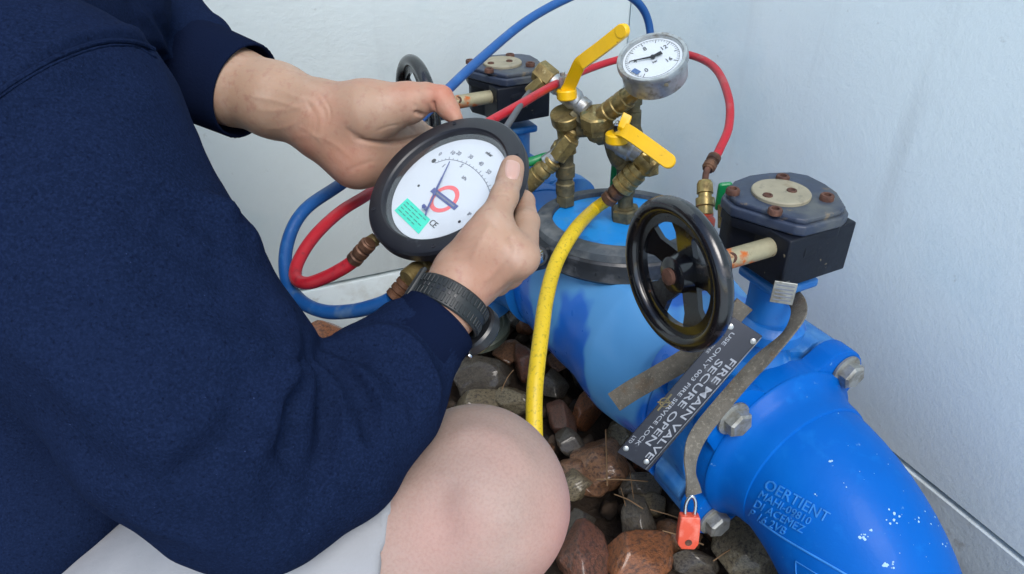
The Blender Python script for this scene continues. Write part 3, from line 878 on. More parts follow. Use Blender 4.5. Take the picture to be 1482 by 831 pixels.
# ================================================================== BRASS TEST MANIFOLD
R1 = at_z(818, 287, BZ); R2 = at_z(905, 310, BZ)
MN = nrm(V((-(R2 - R1).y, (R2 - R1).x, 0)))
if MN.y > 0: MN = -MN                              # towards the camera
def mp(px, py, off=0.0): return at_plane(px, py, R2 + MN * off, MN)
KM = 1.12 / FPX                                     # metres per photo pixel at the manifold
man = thing('valve_manifold', 'weathered brass test manifold with hex fittings standing on the bonnet', 'manifold', R2)
def fit(name, a_, b_, r, mat='brass', hexa=False, prof=None, parent=None):
    a_, b_ = V(a_), V(b_); m = MB(); r = r * KM; L = (b_ - a_).length
    if prof:
        m.lathe(a_, b_ - a_, [(t * L, k * r) for t, k in prof], 6 if hexa else 28)
    elif hexa: m.hexa(a_, b_, r)
    else: m.cyl(a_, b_, r)
    return m.put(name, M[mat], parent or man)
RIB = [(0, .85), (.04, 1), (.22, 1), (.24, .88), (.30, .88), (.32, 1), (.48, 1), (.50, .88), (.56, .88), (.58, 1), (.78, 1), (.80, .86), (1, .8)]
# rear left riser
fit('riser', mp(818, 292), mp(818, 205), 13, 'brassdark', prof=[(0, .9), (.05, .95), (.14, .95), (.15, 1.1), (.32, 1.1), (.34, .92), (.42, .92), (.44, 1.12), (.62, 1.12), (.64, .95), (1, .95)])
fit('hex_base', mp(818, 296), mp(818, 280), 15, 'brassdark', True)
fit('tee', mp(832, 183), mp(808, 222), 14.5, 'brass', prof=[(0, .8), (.06, 1), (.3, 1), (.34, .85), (.7, .85), (.74, 1), (.95, 1), (1, .9)])
fit('tee_stem', mp(821, 222), mp(817, 185), 13.5, 'brass', prof=[(0, 1), (.5, 1), (.56, .86), (1, .86)])
q = mp(820, 184, .0)
cax = camvec(-.16, .62, .77)
MB().lathe(q, cax, [(0, .0165), (.010, .017), (.0105, .0215), (.026, .0222), (.0275, .0208), (.0270, .0195), (.0270, 0)], 32).put('round_cap', M['brass'], man)
# left branch running behind the dial gauge
fit('branch_nut', mp(828, 200, .012), mp(806, 228, .02), 14, 'brass', True)
fit('branch_pipe', mp(812, 220, .015), mp(788, 236, .03), 11, 'steel')
fit('branch_ring', mp(801, 232, .025), mp(791, 243, .03), 13.5, 'brass', prof=[(0, .9), (.1, 1), (.4, 1), (.45, .9), (.55, .9), (.6, 1), (.95, 1), (1, .9)])
fit('branch_coupling', mp(790, 242, .03), mp(752, 276, .045), 14.5, 'brass', prof=[(0, .82), (.08, .98), (.2, 1), (.22, .9), (.28, .9), (.3, 1), (.9, 1.05), (1, .95)])
gb = mp(772, 233, .028)
MB().tube([gb + camvec(-.016, -.004, 0), gb, gb + camvec(.014, .006, 0), gb + camvec(.028, .014, -.005)], [.0065, .0075, .006, .0025], 12, 5).put('green_clip', M['greenp'], man)
# cross in the middle
q = mp(864, 190)
MB().lathe(q, camvec(-.12, .70, .70), [(-.012, .0135), (.0, .0185), (.002, .022), (.012, .0225), (.013, .0250), (.030, .0255), (.0325, .0228), (.0325, 0)], 8).put('cross_body', M['brass'], man)
fit('link', mp(838, 188), mp(868, 186), 11, 'brassdark')
fit('cross_nut', mp(848, 178), mp(830, 160), 13, 'brassdark', True)
fit('side_tee', mp(866, 196), mp(905, 190), 14, 'brassdark', prof=[(0, 1), (.3, 1), (.34, .86), (.7, .86), (.74, 1), (1, 1)])
# gauge connection
fit('gauge_adapter', mp(872, 168, .004), mp(918, 134, .010), 14.5, 'brass', prof=RIB)
fit('gauge_nut', mp(912, 139, .010), mp(930, 124, .012), 12, 'brass', True)
# upper ball valve
fit('ball_valve', mp(850, 160), mp(800, 118), 13.5, 'steel', prof=[(0, .8), (.05, 1), (.22, 1), (.25, .88), (.35, 1.12), (.62, 1.12), (.7, .9), (.78, .88), (.8, 1.02), (1, 1)])
fit('valve_end_nut', mp(800, 118), mp(778, 100), 16.5, 'brass', True)
fit('small_port', mp(786, 116, .01), mp(765, 134, .018), 9.5, 'brass', True)
# right riser and lower ball valve
fit('riser', mp(905, 312), mp(905, 206), 13, 'brassdark', prof=[(0, 1.0), (.12, 1.0), (.13, .85), (.30, .85), (.32, 1.08), (.5, 1.08), (.52, .95), (.66, .95), (.68, 1.15), (.85, 1.15), (.87, 1), (1, 1)])
fit('hex_base', mp(905, 318), mp(905, 300), 22, 'brassdark', True)
fit('valve_block', mp(890, 196), mp(902, 236), 17, 'brassdark', prof=[(0, .9), (.08, 1.05), (.4, 1.1), (.6, 1.1), (.92, 1), (1, .85)])
fit('ball_valve', mp(884, 200, .006), mp(930, 226, .012), 15, 'steel', prof=[(0, .85), (.06, 1), (.3, 1), (.36, 1.1), (.7, 1.1), (.76, .9), (1, .9)])
fit('outlet_nut', mp(938, 222, .012), mp(938, 252, .014), 15, 'brass', True)
fit('outlet_elbow', mp(926, 224, .012), mp(946, 246, .014), 15, 'brass', prof=[(0, .8), (.1, 1), (.9, 1), (1, .85)])
fit('rear_pipe', mp(914, 186, -.03), mp(916, 128, -.03), 13, 'brassdark', prof=[(0, 1), (.45, 1), (.47, .85), (.6, .85), (.62, 1.05), (1, 1.05)])
fit('rear_union', mp(921, 206, -.02), mp(911, 178, -.028), 14, 'brassdark', True)
gb = mp(889, 240, -.02)
MB().box(gb, camvec(1, 0, 0) * .0045, UP * .038, V((0, .004, 0)), .003, 2).put('green_handle', M['greenp'], man)
# yellow levers
def lever(pts, wdir, w, th, hub, hubax, hr):
    m = MB()
    m.ribbon(pts, wdir, w, th, 5)
    m.lathe(hub, hubax, [(-.011, hr * .86), (-.009, hr), (.002, hr), (.004, hr * .9), (.004, .006)], 28)
    e_ = V(pts[-1]); d_ = nrm(e_ - V(pts[-2])); ww = nrm(V(wdir[-1]) - d_ * V(wdir[-1]).dot(d_)); q_ = d_.cross(ww)
    if q_.z < 0: q_ = -q_
    m.lathe(e_, q_, [(-th * .66, w * .44), (-th * .5, w * .5), (th * .5, w * .5), (th * .66, w * .44), (th * .66, 0)], 28)
    return m
h1 = mp(820, 133, .014); lv = lever([h1 + camvec(0, .0, .004), mp(826, 120, .018), mp(838, 95, .028), mp(845, 88, .03), mp(872, 68, .034), mp(901, 45, .038)],
    [camvec(.9, .1, .4)] * 2 + [camvec(.85, -.35, .4), camvec(.7, -.6, .4), camvec(.6, -.75, .3), camvec(.6, -.75, .3)], .0185, .0070, h1, camvec(-.1, .88, .47), .0148)
lv.put('lever', M['yellow'], man, label='yellow lever raised up beside the small gauge')
m = MB(); m.hexa(h1 + camvec(-.004, .006, .003), h1 + camvec(-.006, .020, .010), .0068); m.cyl(h1 + camvec(-.006, .020, .010), h1 + camvec(-.007, .025, .0125), .004); m.put('lever_nut', M['steel'], man)
h2 = mp(893, 196, .030); lv = lever([h2 + camvec(.002, .004, .004), mp(905, 190, .040), mp(916, 196, .044), mp(940, 213, .048), mp(967, 233, .050)],
    [camvec(.55, .75, .2)] * 5, .0205, .0070, h2, camvec(-.05, .86, .5), .0165)
lv.put('lever', M['yellow'], man, label='yellow lever pointing down to the right above the yellow hose')
m = MB(); m.box(mp(904, 178, .034), camvec(.004, .010, 0), camvec(.006, -.003, 0), camvec(0, .002, .004), .001, 1); m.put('lever_stop', M['yellow'], man)
m = MB(); m.hexa(h2 + camvec(0, .004, .003), h2 + camvec(0, .014, .009), .0066); m.lathe(h2 + camvec(0, .014, .009), camvec(0, .83, .56), [(0, .0045), (.003, .004), (.0045, .002), (.0046, 0)], 16); m.put('lever_nut', M['chrome'], man)

# --- small pressure gauge screwed to the manifold
sgn = camvec(-.28, .53, .80).normalized()
sgc = mp(944, 84, .012)
sg = thing('pressure_gauge', 'small steel-cased pressure gauge with white dial on the brass manifold', 'gauge', sgc)
RG = .0475
m = MB(); m.lathe(sgc, sgn, [(-.036, RG * .86), (-.033, RG * .92), (-.006, RG * .94), (-.005, RG), (.001, RG), (.0035, RG * .97), (.0035, RG * .88), (.0, RG * .84), (-.004, RG * .84), (-.004, 0)], 64)
m.put('case', M['steelcase'] if 'steelcase' in M else M['steel'], sg)
fc = sgc - sgn * .0005
dl = MB().lathe(fc - sgn * .002, sgn, [(0, RG * .83), (.0015, RG * .83), (.0016, 0)], 48).put('dial', M['dial'], sg)
def gpl(c, n):
    return lambda px, py: at_plane(px, py, c, n)
G_ = gpl(fc + sgn * .0006, sgn)
def flatstroke(mb, a_, b_, n, w, w2=None, th=.0003):
    a_, b_ = V(a_), V(b_); d = nrm(b_ - a_); q = nrm(n).cross(d); w2 = w if w2 is None else w2; n = nrm(n)
    vs = [a_ + q * w, a_ - q * w, b_ - q * w2, b_ + q * w2]
    return mb.prism(vs, n * th, 0)
m = MB(); pv = G_(945, 84)
flatstroke(m, G_(958, 78) + sgn * .002, pv + sgn * .002, sgn, .0034, .0020, .0008)
flatstroke(m, pv + sgn * .002, G_(911, 91) + sgn * .002, sgn, .0016, .0004, .0008)
m.lathe(pv, sgn, [(0, .003), (.0035, .003), (.0036, 0)], 16)
m.put('needle', M['ink'], dl)
mk = MB(); gx = nrm(G_(970, 73) - G_(920, 97)); gy = sgn.cross(gx)
for k in range(41):
    t = math.radians(225 - 270 * k / 40); d = gx * math.cos(t) + gy * math.sin(t); c = fc
    flatstroke(mk, c + d * RG * (.68 if k % 5 else .62), c + d * RG * .75, sgn, .00018 if k % 5 else .0004)
mk.ring(fc, sgn, [(0, RG * .75), (.0002, RG * .75), (.0002, RG * .757), (0, RG * .757)], 60)
mk.put('scale_marks', M['ink'], dl)
for k, s_ in enumerate(('0', '4', '8', '12', '16')):
    t = math.radians(225 - 270 * k / 4); d = gx * math.cos(t) + gy * math.sin(t)
    text('numeral', s_, fc + d * RG * .48 + sgn * .0003, gx, gy, .010, M['ink'], dl, align='CENTER')
text('numeral', 'bar', fc - gy * .008 + sgn * .0003, gx, gy, .0055, M['ink'], dl, align='CENTER')
m = MB(); flatstroke(m, G_(916, 101), G_(925, 106), sgn, .0035); m.put('dial_mark', M['hose_b'], dl)
MB().ring(sgc, sgn, [(-.0012, RG * .60), (-.0010, RG * .60), (-.0010, RG * .615), (-.0012, RG * .615)], 60).put('inner_scale', M['dialgrey'], dl)
glass = bpy.data.materials.new('glass_pane'); glass.use_nodes = True
g_ = glass.node_tree; g_.nodes.clear()
go = g_.nodes.new('ShaderNodeOutputMaterial'); gm_ = g_.nodes.new('ShaderNodeMixShader'); gt = g_.nodes.new('ShaderNodeBsdfTransparent'); gg = g_.nodes.new('ShaderNodeBsdfGlossy'); gf = g_.nodes.new('ShaderNodeLayerWeight')
gf.inputs[0].default_value = .07; gg.inputs['Roughness'].default_value = .05
g_.links.new(gf.outputs[1], gm_.inputs[0]); g_.links.new(gt.outputs[0], gm_.inputs[1]); g_.links.new(gg.outputs[0], gm_.inputs[2]); g_.links.new(gm_.outputs[0], go.inputs[0])
MB().lathe(sgc + sgn * .0022, sgn, [(0, RG * .87), (.0006, 0)], 48).put('glass', glass, sg)
m = MB(); m.box(sgc - sgn * .022 + camvec(-.005, -.6, .75).normalized() * RG * .93, camvec(1, -.1, 0) * .012, camvec(0, -.2, .2) * .003, sgn * .003, .0006, 1); m.put('case_label', M['disc'], sg)
m = MB(); m.cyl(mp(926, 128, .010), sgc - sgn * .030 + camvec(-.008, -.004, 0), .0085); m.put('stem', M['brass'], sg)

# ================================================================== DIAL GAUGE HELD IN BOTH HANDS
GC = at(642, 263.6, .60); GN = camvec(-.375, .52, .768).normalized()
def gh(px, py, h=0.0): return at_plane(px, py, GC + GN * h, GN)
bg = thing('differential_gauge', 'large round black gauge with white dial held in both hands', 'gauge', GC)
GR = .0707
m = MB(); m.lathe(GC, GN, [(-.040, .030), (-.040, .056), (-.036, .060), (-.0125, .0615), (-.0115, GR - .002), (-.0095, GR), (-.002, GR), (0, GR - .0015), (.0008, GR - .004), (.0008, .0575), (-.0004, .0560), (-.0095, .0525), (-.0095, 0)], 128)
m.put('case', M['bezel'], bg, 28)
for px, py in ((543, 302), (657, 180), (627, 357), (745, 226)):
    q = gh(px, py, .0009); dr = nrm(q - GC - GN * (q - GC).dot(GN)); q = GC + dr * .0645 + GN * .0009
    MB().lathe(q, GN, [(0, .0019), (.0006, .0019), (.0006, .0010), (-.001, .0008), (-.001, 0)], 14).put('bezel_screw', M['ink'], bg)
dd = -.0080
dial = MB().lathe(GC + GN * (dd - .0009), GN, [(0, .0524), (.0009, .0524), (.00095, 0)], 96).put('dial', M['dial'], bg)
D0 = GC + GN * (dd + .00015)
def gd(px, py, h=0.0): return at_plane(px, py, D0 + GN * h, GN)
bx = nrm(gd(661, 301) - gd(626, 274)); by = nrm(GN.cross(bx))
rc = gd(643, 288)
MB().ring(rc, GN, [(0, .0098), (.0002, .0098), (.0002, .0136), (0, .0136)], 64).put('red_ring', M['lred'], dial)
MB().box(rc + GN * .0004, bx * .0180, by * .0024, GN * .00012).put('blue_bar', M['lblue'], dial)
MB().box(rc + GN * .0006, bx * .0150, by * .0006, GN * .00006).put('bar_print', M['dialgrey'], dial)
# scale arc
ac = gd(650, 300); pts = [(630, 236), (650, 231), (674, 237), (693, 251), (706, 270), (711, 292), (706, 314)]
AP = catmull([gd(x, y) for x, y in pts], 8)
m = MB(); m.tube(AP, .00030, 6, 1); m.put('scale_arc', M['dialgrey'], dial)
m = MB()
mid = gd(640, 300)
for i in range(0, len(AP), 2):
    d = nrm(AP[i] - mid); flatstroke(m, AP[i] - d * .0005, AP[i] + d * (.0028 if i % 8 == 0 else .0016), GN, .0002)
m.put('scale_ticks', M['dialgrey'], dial)
for s_, x, y in (('0', 637, 223), ('10', 655, 221), ('20', 664, 222), ('30', 681, 227), ('40', 696, 237), ('50', 707, 249), ('mbar', 708, 223), ('kPa', 672, 258), ('5', 668, 240), ('1', 642, 240)):
    text('numeral', s_, gd(x, y, .0002), bx, by, .0052 if len(s_) < 3 else .0042, M['dialgrey'] if s_ != 'mbar' else M['ink'], dial, align='CENTER')
for x, y, r_ in ((628, 233, .0022), (606, 269, .0012), (665, 321, .0013)):
    q = gd(x, y); MB().lathe(q, GN, [(0, r_), (.0003, r_), (.0003, 0)], 12).put('dial_dot', M['ink'], dial)
text('numeral', 'CE', gd(627, 324, .0002), bx, by, .0075, M['ink'], dial, align='CENTER')
text('numeral', 'IP', gd(679, 310, .0002), bx, by, .0045, M['dialgrey'], dial, align='CENTER')
m = MB()
flatstroke(m, gd(617, 306, .004), gd(651, 234, .004), GN, .0010, .00035, .0005)
flatstroke(m, gd(628, 282, .0042), gd(640, 257, .0042), GN, .0012, .0008, .0005)
flatstroke(m, gd(618, 303, .004), gd(611, 301, .004), GN, .0006, .0004, .0005)
flatstroke(m, gd(618, 303, .004), gd(616, 312, .004), GN, .0008, .0005, .0005)
m.lathe(gd(617, 303), GN, [(0, .0016), (.005, .0016), (.005, 0)], 14)
m.put('needle', M['lblue'], dial)
st = [gd(590, 287), gd(623, 318), gd(606, 339), gd(571, 305)]
sx = nrm(st[1] - st[0]); sy = nrm(st[0] - st[3])
sk = MB().prism([p + GN * .0001 for p in st], GN * .0003, 0).put('turquoise_sticker', M['green_st'], dial)
for k in range(4):
    m = MB(); a_ = st[0] + (st[3] - st[0]) * (.2 + .2 * k); b_ = st[1] + (st[2] - st[1]) * (.2 + .2 * k)
    for j in range(5 - k % 2):
        u0, u1 = .08 + j * .18, .08 + j * .18 + .11 + .03 * ((j + k) % 2)
        flatstroke(m, a_ + (b_ - a_) * u0 + GN * .0005, a_ + (b_ - a_) * u1 + GN * .0005, GN, .00035)
    m.put('sticker_print', M['green_ink'], sk)
MB().lathe(GC - GN * .0030, GN, [(0, .0552), (.0006, 0)], 64).put('glass', glass, bg)
# ports at the back of the gauge
def port(px, py, h0, px2, py2, h1, r, name='port_fitting'):
    a_, b_ = gh(px, py, h0), gh(px2, py2, h1)
    m = MB(); L = (b_ - a_).length
    m.lathe(a_, b_ - a_, [(0, r * .8), (L * .05, r), (L * .45, r), (L * .48, r * .78), (L * .55, r * .78), (L * .58, r * 1.05), (L * .97, r * 1.05), (L, r * .9)], 12)
    m.put(name, M['brass'], bg); return a_, b_
p1 = port(558, 338, -.030, 534, 352, -.028, .0058)
p2 = port(628, 372, -.034, 588, 404, -.020, .0074)
MB().cyl(gh(640, 350, -.035), gh(612, 392, -.030), .006).put('port_stub', M['rust'], bg)

# ================================================================== HOSES
def hose(name, label, pts, r, mat, seg=16):
    t = thing(name, label, 'hose', pts[0])
    MB().tube(pts, r, seg, 10).put('hose_tube', M[mat], t)
    return t
def ferrule(parent, a_, b_, r, mat='ferrule', n=3):
    a_, b_ = V(a_), V(b_); L = (b_ - a_).length; pr = [(0, r * .9)]
    for k in range(n):
        pr += [((k + .12) / n * L, r * 1.08), ((k + .7) / n * L, r * 1.08), ((k + .82) / n * L, r * .88), ((k + .95) / n * L, r * .88)]
    pr += [(L, r * .8)]
    MB().lathe(a_, b_ - a_, pr, 20).put('ferrule', M[mat], parent)
HB = [at(566, 433, .600), at(548, 441, .605), at(512, 450, .62), at(470, 451, .64), at(436, 436, .66), at(415, 404, .68), at(416, 352, .70), at(441, 304, .72), at(500, 262, .76), at(575, 205, .82), at(648, 130, .90),
      at(697, 84, .96), at(757, 34, 1.02), at(812, 2, 1.06), at(858, -14, 1.08), at(905, -8, 1.13), at(931, 14, 1.16), at(941, 48, 1.18), at(938, 90, 1.19), at(922, 128, 1.18)]
hb = hose('hose', 'long blue rubber hose looping from the dial gauge up behind the small gauge', HB, .0062, 'hose_b')
ferrule(hb, at(569, 431, .600), at(590, 406, .597), .0070)
HR = [at(513, 377, .625), at(497, 388, .63), at(470, 402, .64), at(444, 410, .65), at(428, 402, .665), at(432, 378, .68), at(455, 342, .70), at(492, 307, .73), at(535, 280, .76), at(620, 225, .84), at(712, 174, .93),
      at(755, 150, .98), at(800, 124, 1.07), at(845, 103, 1.16), at(892, 87, 1.20), at(945, 76, 1.21), at(995, 79, 1.18), at(1034, 98, 1.12), at(1054, 140, 1.04), at(1055, 182, 1.0), at(1042, 215, .975), at(1033, 232, .965)]
hr = hose('hose', 'long red rubber hose from the dial gauge over to the right-hand test port', HR, .0058, 'hose_r')
ferrule(hr, at(511, 378, .624), at(536, 350, .612), .0064)
ferrule(hr, at(1035, 226, .966), at(1024, 246, .955), .0082, n=2)
m = MB(); m.tube([at(1028, 238, .958), at(1022, 250, .95), at(1020, 268, .945)], .0042, 12, 5); m.put('hose_tail', M['rust'], hr)
m = MB(); c1, c2 = at(1020, 262, .943), at(1021, 312, .935); L = (c2 - c1).length
m.lathe(c1, c2 - c1, [(0, .008), (.004, .0100), (L * .36, .0105), (L * .38, .0085), (L * .5, .0085), (L * .52, .0120), (L * .74, .0120), (L * .76, .0095), (L, .0100)], 24); m.put('test_port_connector', M['brass'], hr)
HY = [mp(878, 291, .03), mp(858, 305, .035), at(832, 333, 1.00), at(806, 378, .955), at(791, 430, .91), at(783, 485, .87), at(775, 550, .84), at(773, 600, .83), at(776, 660, .82), at(790, 740, .80)]
HY = [mp(880, 289, .028)] + HY[1:]
hy = hose('hose', 'yellow rubber hose hanging from the brass manifold down past the bare knee', HY, .0096, 'hose_y')
ferrule(hy, mp(878, 291, .028), mp(898, 272, .024), 11 * KM, 'ferrule', 2)
fit('swivel_nut', mp(898, 272, .024), mp(927, 243, .016), 16.5, 'brass', prof=RIB, parent=hy)
hk = thing('hose', 'thin dark grey hose dropping from a small brass port across the red hose', 'hose', at(765, 134, 1.03))
MB().tube([mp(767, 133, .02), at(758, 145, 1.0), at(742, 170, .93), at(728, 192, .88), at(715, 215, .84)], .0042, 12, 8).put('hose_tube', M['hose_k'], hk)
cock = thing('test_cock', 'small green plastic test cock lever standing behind the near gearbox', 'test cock', at(1047, 284, .90))
MB().box(at(1047, 284, .90), camvec(1, .1, 0) * .0085, UP * .018, V((0, .004, 0)), .004, 3).put('lever', M['greenp'], cock)
MB().cyl(at(1046, 296, .90), at(1046, 330, .905), .006).put('stem', M['brass'], cock)

# ================================================================== SIGN PLATE, STRAPS, LOCK
S0, S1, S2, S3 = at(1061, 459, .765), at(1104, 487, .765), at(938, 683, .815), at(893, 655, .815)
sn = nrm((S3 - S0).cross(S1 - S0)); sn = sn if sn.dot(CAMP - S0) > 0 else -sn
sign = thing('sign_plate', 'black plate lettered FIRE MAIN VALVE SECURE OPEN strapped across the blue pipe', 'sign', (S0 + S2) / 2)
MB().prism([S0, S1, S2, S3], -sn * .003, .0012, 2).put('plate', M['sign'], sign)
sxd = nrm(S3 - S0); syd = nrm(S1 - S0); L_ = (S3 - S0).length; W_ = (S1 - S0).length
def sp(u, v): return S0 + (S3 - S0) * u + (S1 - S0) * v + sn * .0004
def fittext(s_, u0, u1, v, hf):
    o = text('lettering', s_, V((0, 0, 0)), (1, 0, 0), (0, 1, 0), 1.0, M['signtext'], sign, th=0, bold=.012)
    xs = [q.co.x for q in o.data.vertices]; ys = [q.co.y for q in o.data.vertices]
    x0, x1, y0, y1 = min(xs), max(xs), min(ys), max(ys); o.location = -V(sign.location)
    for q in o.data.vertices:
        q.co = sp(u0 + (u1 - u0) * (q.co.x - x0) / (x1 - x0), v + hf * ((q.co.y - y0) / (y1 - y0) - .5)) + sn * .0002
for u, v in ((.05, .12), (.05, .88), (.95, .12), (.95, .85)):
    q = sp(u, v); MB().lathe(q, sn, [(0, .0032), (.0006, .0032), (.0012, .002), (.0012, 0)], 14).put('rivet', M['steel'], sign)
fittext('FIRE MAIN VALVE', .19, .93, .82, .20)
fittext('SECURE OPEN', .23, .86, .54, .19)
fittext('USE ONLY 003 FIRE SERVICE LOCK', .07, .90, .29, .115)
fittext('KEEP FREE', .10, .24, .09, .08)
fittext('LTD', .86, .91, .09, .10)
m = MB(); c = sp(.60, .10)
m.ring(c, sn, [(0, .0045), (.0003, .0045), (.0003, .0056), (0, .0056)], 24); flatstroke(m, c - sxd * .012, c + sxd * .012, sn, .0010); flatstroke(m, c - sxd * .004 + syd * .006, c + sxd * .004 - syd * .006, sn, .0008)
m.put('crest', M['brassdark'], sign)
for v_ in (.985,): MB().tube([sp(.01, v_), sp(.99, v_)], .0006, 6, 1).put('bright_edge', M['steel'], sign)

strap = thing('strap', 'worn grey webbing strap looped round the blue neck and over the sign plate', 'strap', at(1100, 560, .78))
m = MB()
m.ribbon([at(1128, 424, .88), at(1150, 432, .835), at(1156, 455, .800), at(1138, 486, .785), at(1090, 534, .800), at(1048, 582, .806), at(1012, 628, .806), at(1000, 660, .802), at(1000, 690, .80), at(1004, 716, .806)],
         [camvec(.2, .9, .2), camvec(.5, .6, .5), camvec(.6, .2, .7), camvec(.4, .2, .8), camvec(.75, .45, .5), camvec(.85, .4, .35), camvec(.95, .2, .1), camvec(.9, .1, -.45), camvec(.7, .0, -.7), camvec(.95, 0, -.2)], .0185, .0018, 10)
m.put('webbing', M['strap'], strap)
strap2 = thing('strap', 'short grey webbing strap end lying on the blue valve body left of the sign', 'strap', at(950, 550, .86))
m = MB(); m.ribbon([at(889, 582, .885), at(915, 565, .872), at(950, 545, .858), at(1000, 515, .840), at(1045, 475, .822), at(1078, 440, .812)],
         [camvec(.35, .85, .35)] * 6, .0245, .0022, 8)
m.put('webbing', M['strap'], strap2)
lk = at(996, 768, .80)
pad = thing('padlock', 'small coral red plastic padlock hanging from the grey strap', 'padlock', lk)
m = MB(); x_, y_, z_ = camvec(1, -.03, 0), camvec(.02, .95, .3), camvec(0, -.3, .95)
out = [(-.0105, .020), (-.0115, .004), (-.0115, -.014), (-.007, -.0205), (.0075, -.0205), (.0115, -.014), (.0115, .006), (.0100, .020)]
m.prism([lk + x_ * a_ + y_ * b_ - z_ * .006 for a_, b_ in out], z_ * .012, .0022, 3); m.put('lock_body', M['lock'], pad)
m = MB(); m.lathe(lk - y_ * .011 + z_ * .0062, z_, [(0, .0038), (.0004, .0038), (.0004, .003), (.0002, 0)], 18); m.put('keyhole', M['rust'], pad)
m = MB(); m.tube([lk + y_ * .014 - x_ * .005, lk + y_ * .034 - x_ * .005, lk + y_ * .043, lk + y_ * .034 + x_ * .005, lk + y_ * .014 + x_ * .005], .0020, 12, 8); m.put('shackle', M['chrome'], pad)
# ================================================================== THE PERSON
person = thing('person', 'crouching person in navy sweatshirt and grey shorts holding the round gauge', 'person', at(130, 700, .75))
# right hand (near the camera): thumb on the bezel, fingers wrapped behind the gauge
def hn(px, py, h): return gh(px, py, h)
bk = nrm(CAMP - at(700, 370, .56))
fore_R = [(at(570, 562, .510), .022), (at(594, 522, .516), .022), (at(618, 484, .524), .0238), (at(650, 440, .538), .0238)]
H = SDF()
H.chain(fore_R, .004)
wr_ = at(652, 436, .540)
H.cone(at(650, 440, .540), at(672, 405, .545), .0238, .0225, .006)
mc = {'i': hn(755, 372, -.006), 'm': hn(748, 384, -.028), 'r': hn(738, 396, -.048), 'p': hn(722, 408, -.064)}
H.cone(at(682, 398, .548), mc['i'] + camvec(-.006, 0, 0), .0205, .0135, .010)
H.cone(at(680, 402, .552), mc['m'] + camvec(-.006, 0, 0), .0205, .0135, .010)
H.cone(at(680, 406, .560), mc['r'] + camvec(-.004, 0, 0), .019, .0125, .010)
H.cone(at(680, 410, .564), mc['p'] + camvec(-.004, 0, 0), .018, .012, .010)
H.cone(at(668, 394, .541), at(702, 352, .535), .0190, .0175, .012)       # thenar and first metacarpal
H.cone(at(702, 352, .535), hn(712, 325, .0135), .0175, .0130, .010)
H.cone(hn(712, 325, .0135), hn(730, 284, .0120), .0122, .0102, .006)
H.cone(hn(730, 284, .0120), hn(741, 245, .0090), .0102, .0088, .004)
H.cone(hn(737, 262, .0105), hn(742, 240, .0085), .0092, .0080, .004)
H.cone(hn(722, 345, .006), mc['i'], .0110, .0115, .014)                   # web
def finger(H, a, pts, rr):
    P = [a] + pts
    for i in range(len(P) - 1): H.cone(P[i], P[i + 1], rr[i], rr[i + 1], .004)
finger(H, mc['i'], [hn(762, 322, -.0160), hn(758, 292, -.0290), hn(742, 276, -.0440)], (.0125, .0098, .0086, .0076))
finger(H, mc['m'], [hn(757, 338, -.0400), hn(738, 305, -.0520), hn(712, 290, -.0540)], (.0125, .0100, .0088, .0078))
finger(H, mc['r'], [hn(748, 358, -.0580), hn(722, 325, -.0600), hn(697, 310, -.0560)], (.0120, .0095, .0085, .0075))
finger(H, mc['p'], [hn(732, 380, -.0700), hn(708, 352, -.0640), hn(690, 338, -.0560)], (.0110, .0085, .0075, .0068))
hand_R = H.build(.0014, 'right', 2)
carve(hand_R, [([(716, 286), (727, 281), (741, 286)], .0012, -.0005), ([(717, 293), (728, 289), (742, 293)], .0010, -.0004), ([(715, 279), (728, 275), (742, 279)], .0010, -.0004),
    ([(712, 322), (700, 345), (680, 385)], .0035, .0010), ([(745, 350), (725, 380), (700, 410)], .0030, .0012), ([(755, 380), (738, 400), (718, 420)], .0030, .0010),
    ([(735, 342), (742, 352), (748, 372)], .0030, -.0012), ([(660, 352), (676, 348), (690, 340)], .0012, -.0004), ([(652, 366), (672, 362), (688, 356)], .0012, -.0004),
    ([(645, 380), (665, 378), (685, 372)], .0012, -.0004), ([(668, 335), (684, 330), (700, 322)], .0012, -.0003), ([(690, 312), (708, 318), (720, 330)], .0014, -.0004)])
# left hand (far side): thumb hooked over the top of the bezel, fingers behind
K = SDF()
K.chain([(at(290, 108, .712), .034), (at(335, 124, .700), .0365), (at(400, 146, .685), .0345), (at(452, 166, .675), .0305)], .012, (camvec(.3, .75, .6), .95))
K.cone(at(452, 166, .675), at(480, 180, .672), .0300, .0300, .012)
K.cone(at(478, 168, .668), at(530, 163, .660), .0285, .0270, .014)         # thenar
K.cone(at(530, 163, .660), at(590, 150, .655), .0270, .0185, .012)
K.cone(at(478, 192, .676), at(518, 226, .682), .0280, .0270, .016)         # heel of the hand
K.cone(at(518, 226, .682), at(560, 225, .700), .0265, .0220, .016)
K.cone(at(505, 195, .690), at(590, 200, .705), .0260, .0200, .016)         # palm going behind the gauge
K.cone(at(590, 148, .655), at(616, 141, .652), .0165, .0128, .006)
K.cone(at(616, 141, .652), at(638, 142, .650), .0125, .0112, .003)
K.cone(at(638, 143, .650), at(651, 160, .647), .0112, .0090, .003)
K.cone(at(647, 156, .647), at(660, 172, .643), .0092, .0064, .003)
for a_, b_, c_, r in (((600, 190, .715), (655, 215, .735), (690, 250, .715), .0100), ((590, 215, .725), (640, 250, .745), (672, 285, .720), .0102), ((575, 240, .725), (618, 285, .740), (650, 310, .705), .0098), ((555, 262, .715), (590, 305, .722), (615, 330, .690), .0085)):
    K.cone(at(555, 225, .705), at(*a_), .016, r * 1.15, .010)
    K.cone(at(*a_), at(*b_), r * 1.1, r, .004); K.cone(at(*b_), at(*c_), r, r * .8, .004)
hand_L = K.build(.0014, 'left', 2)
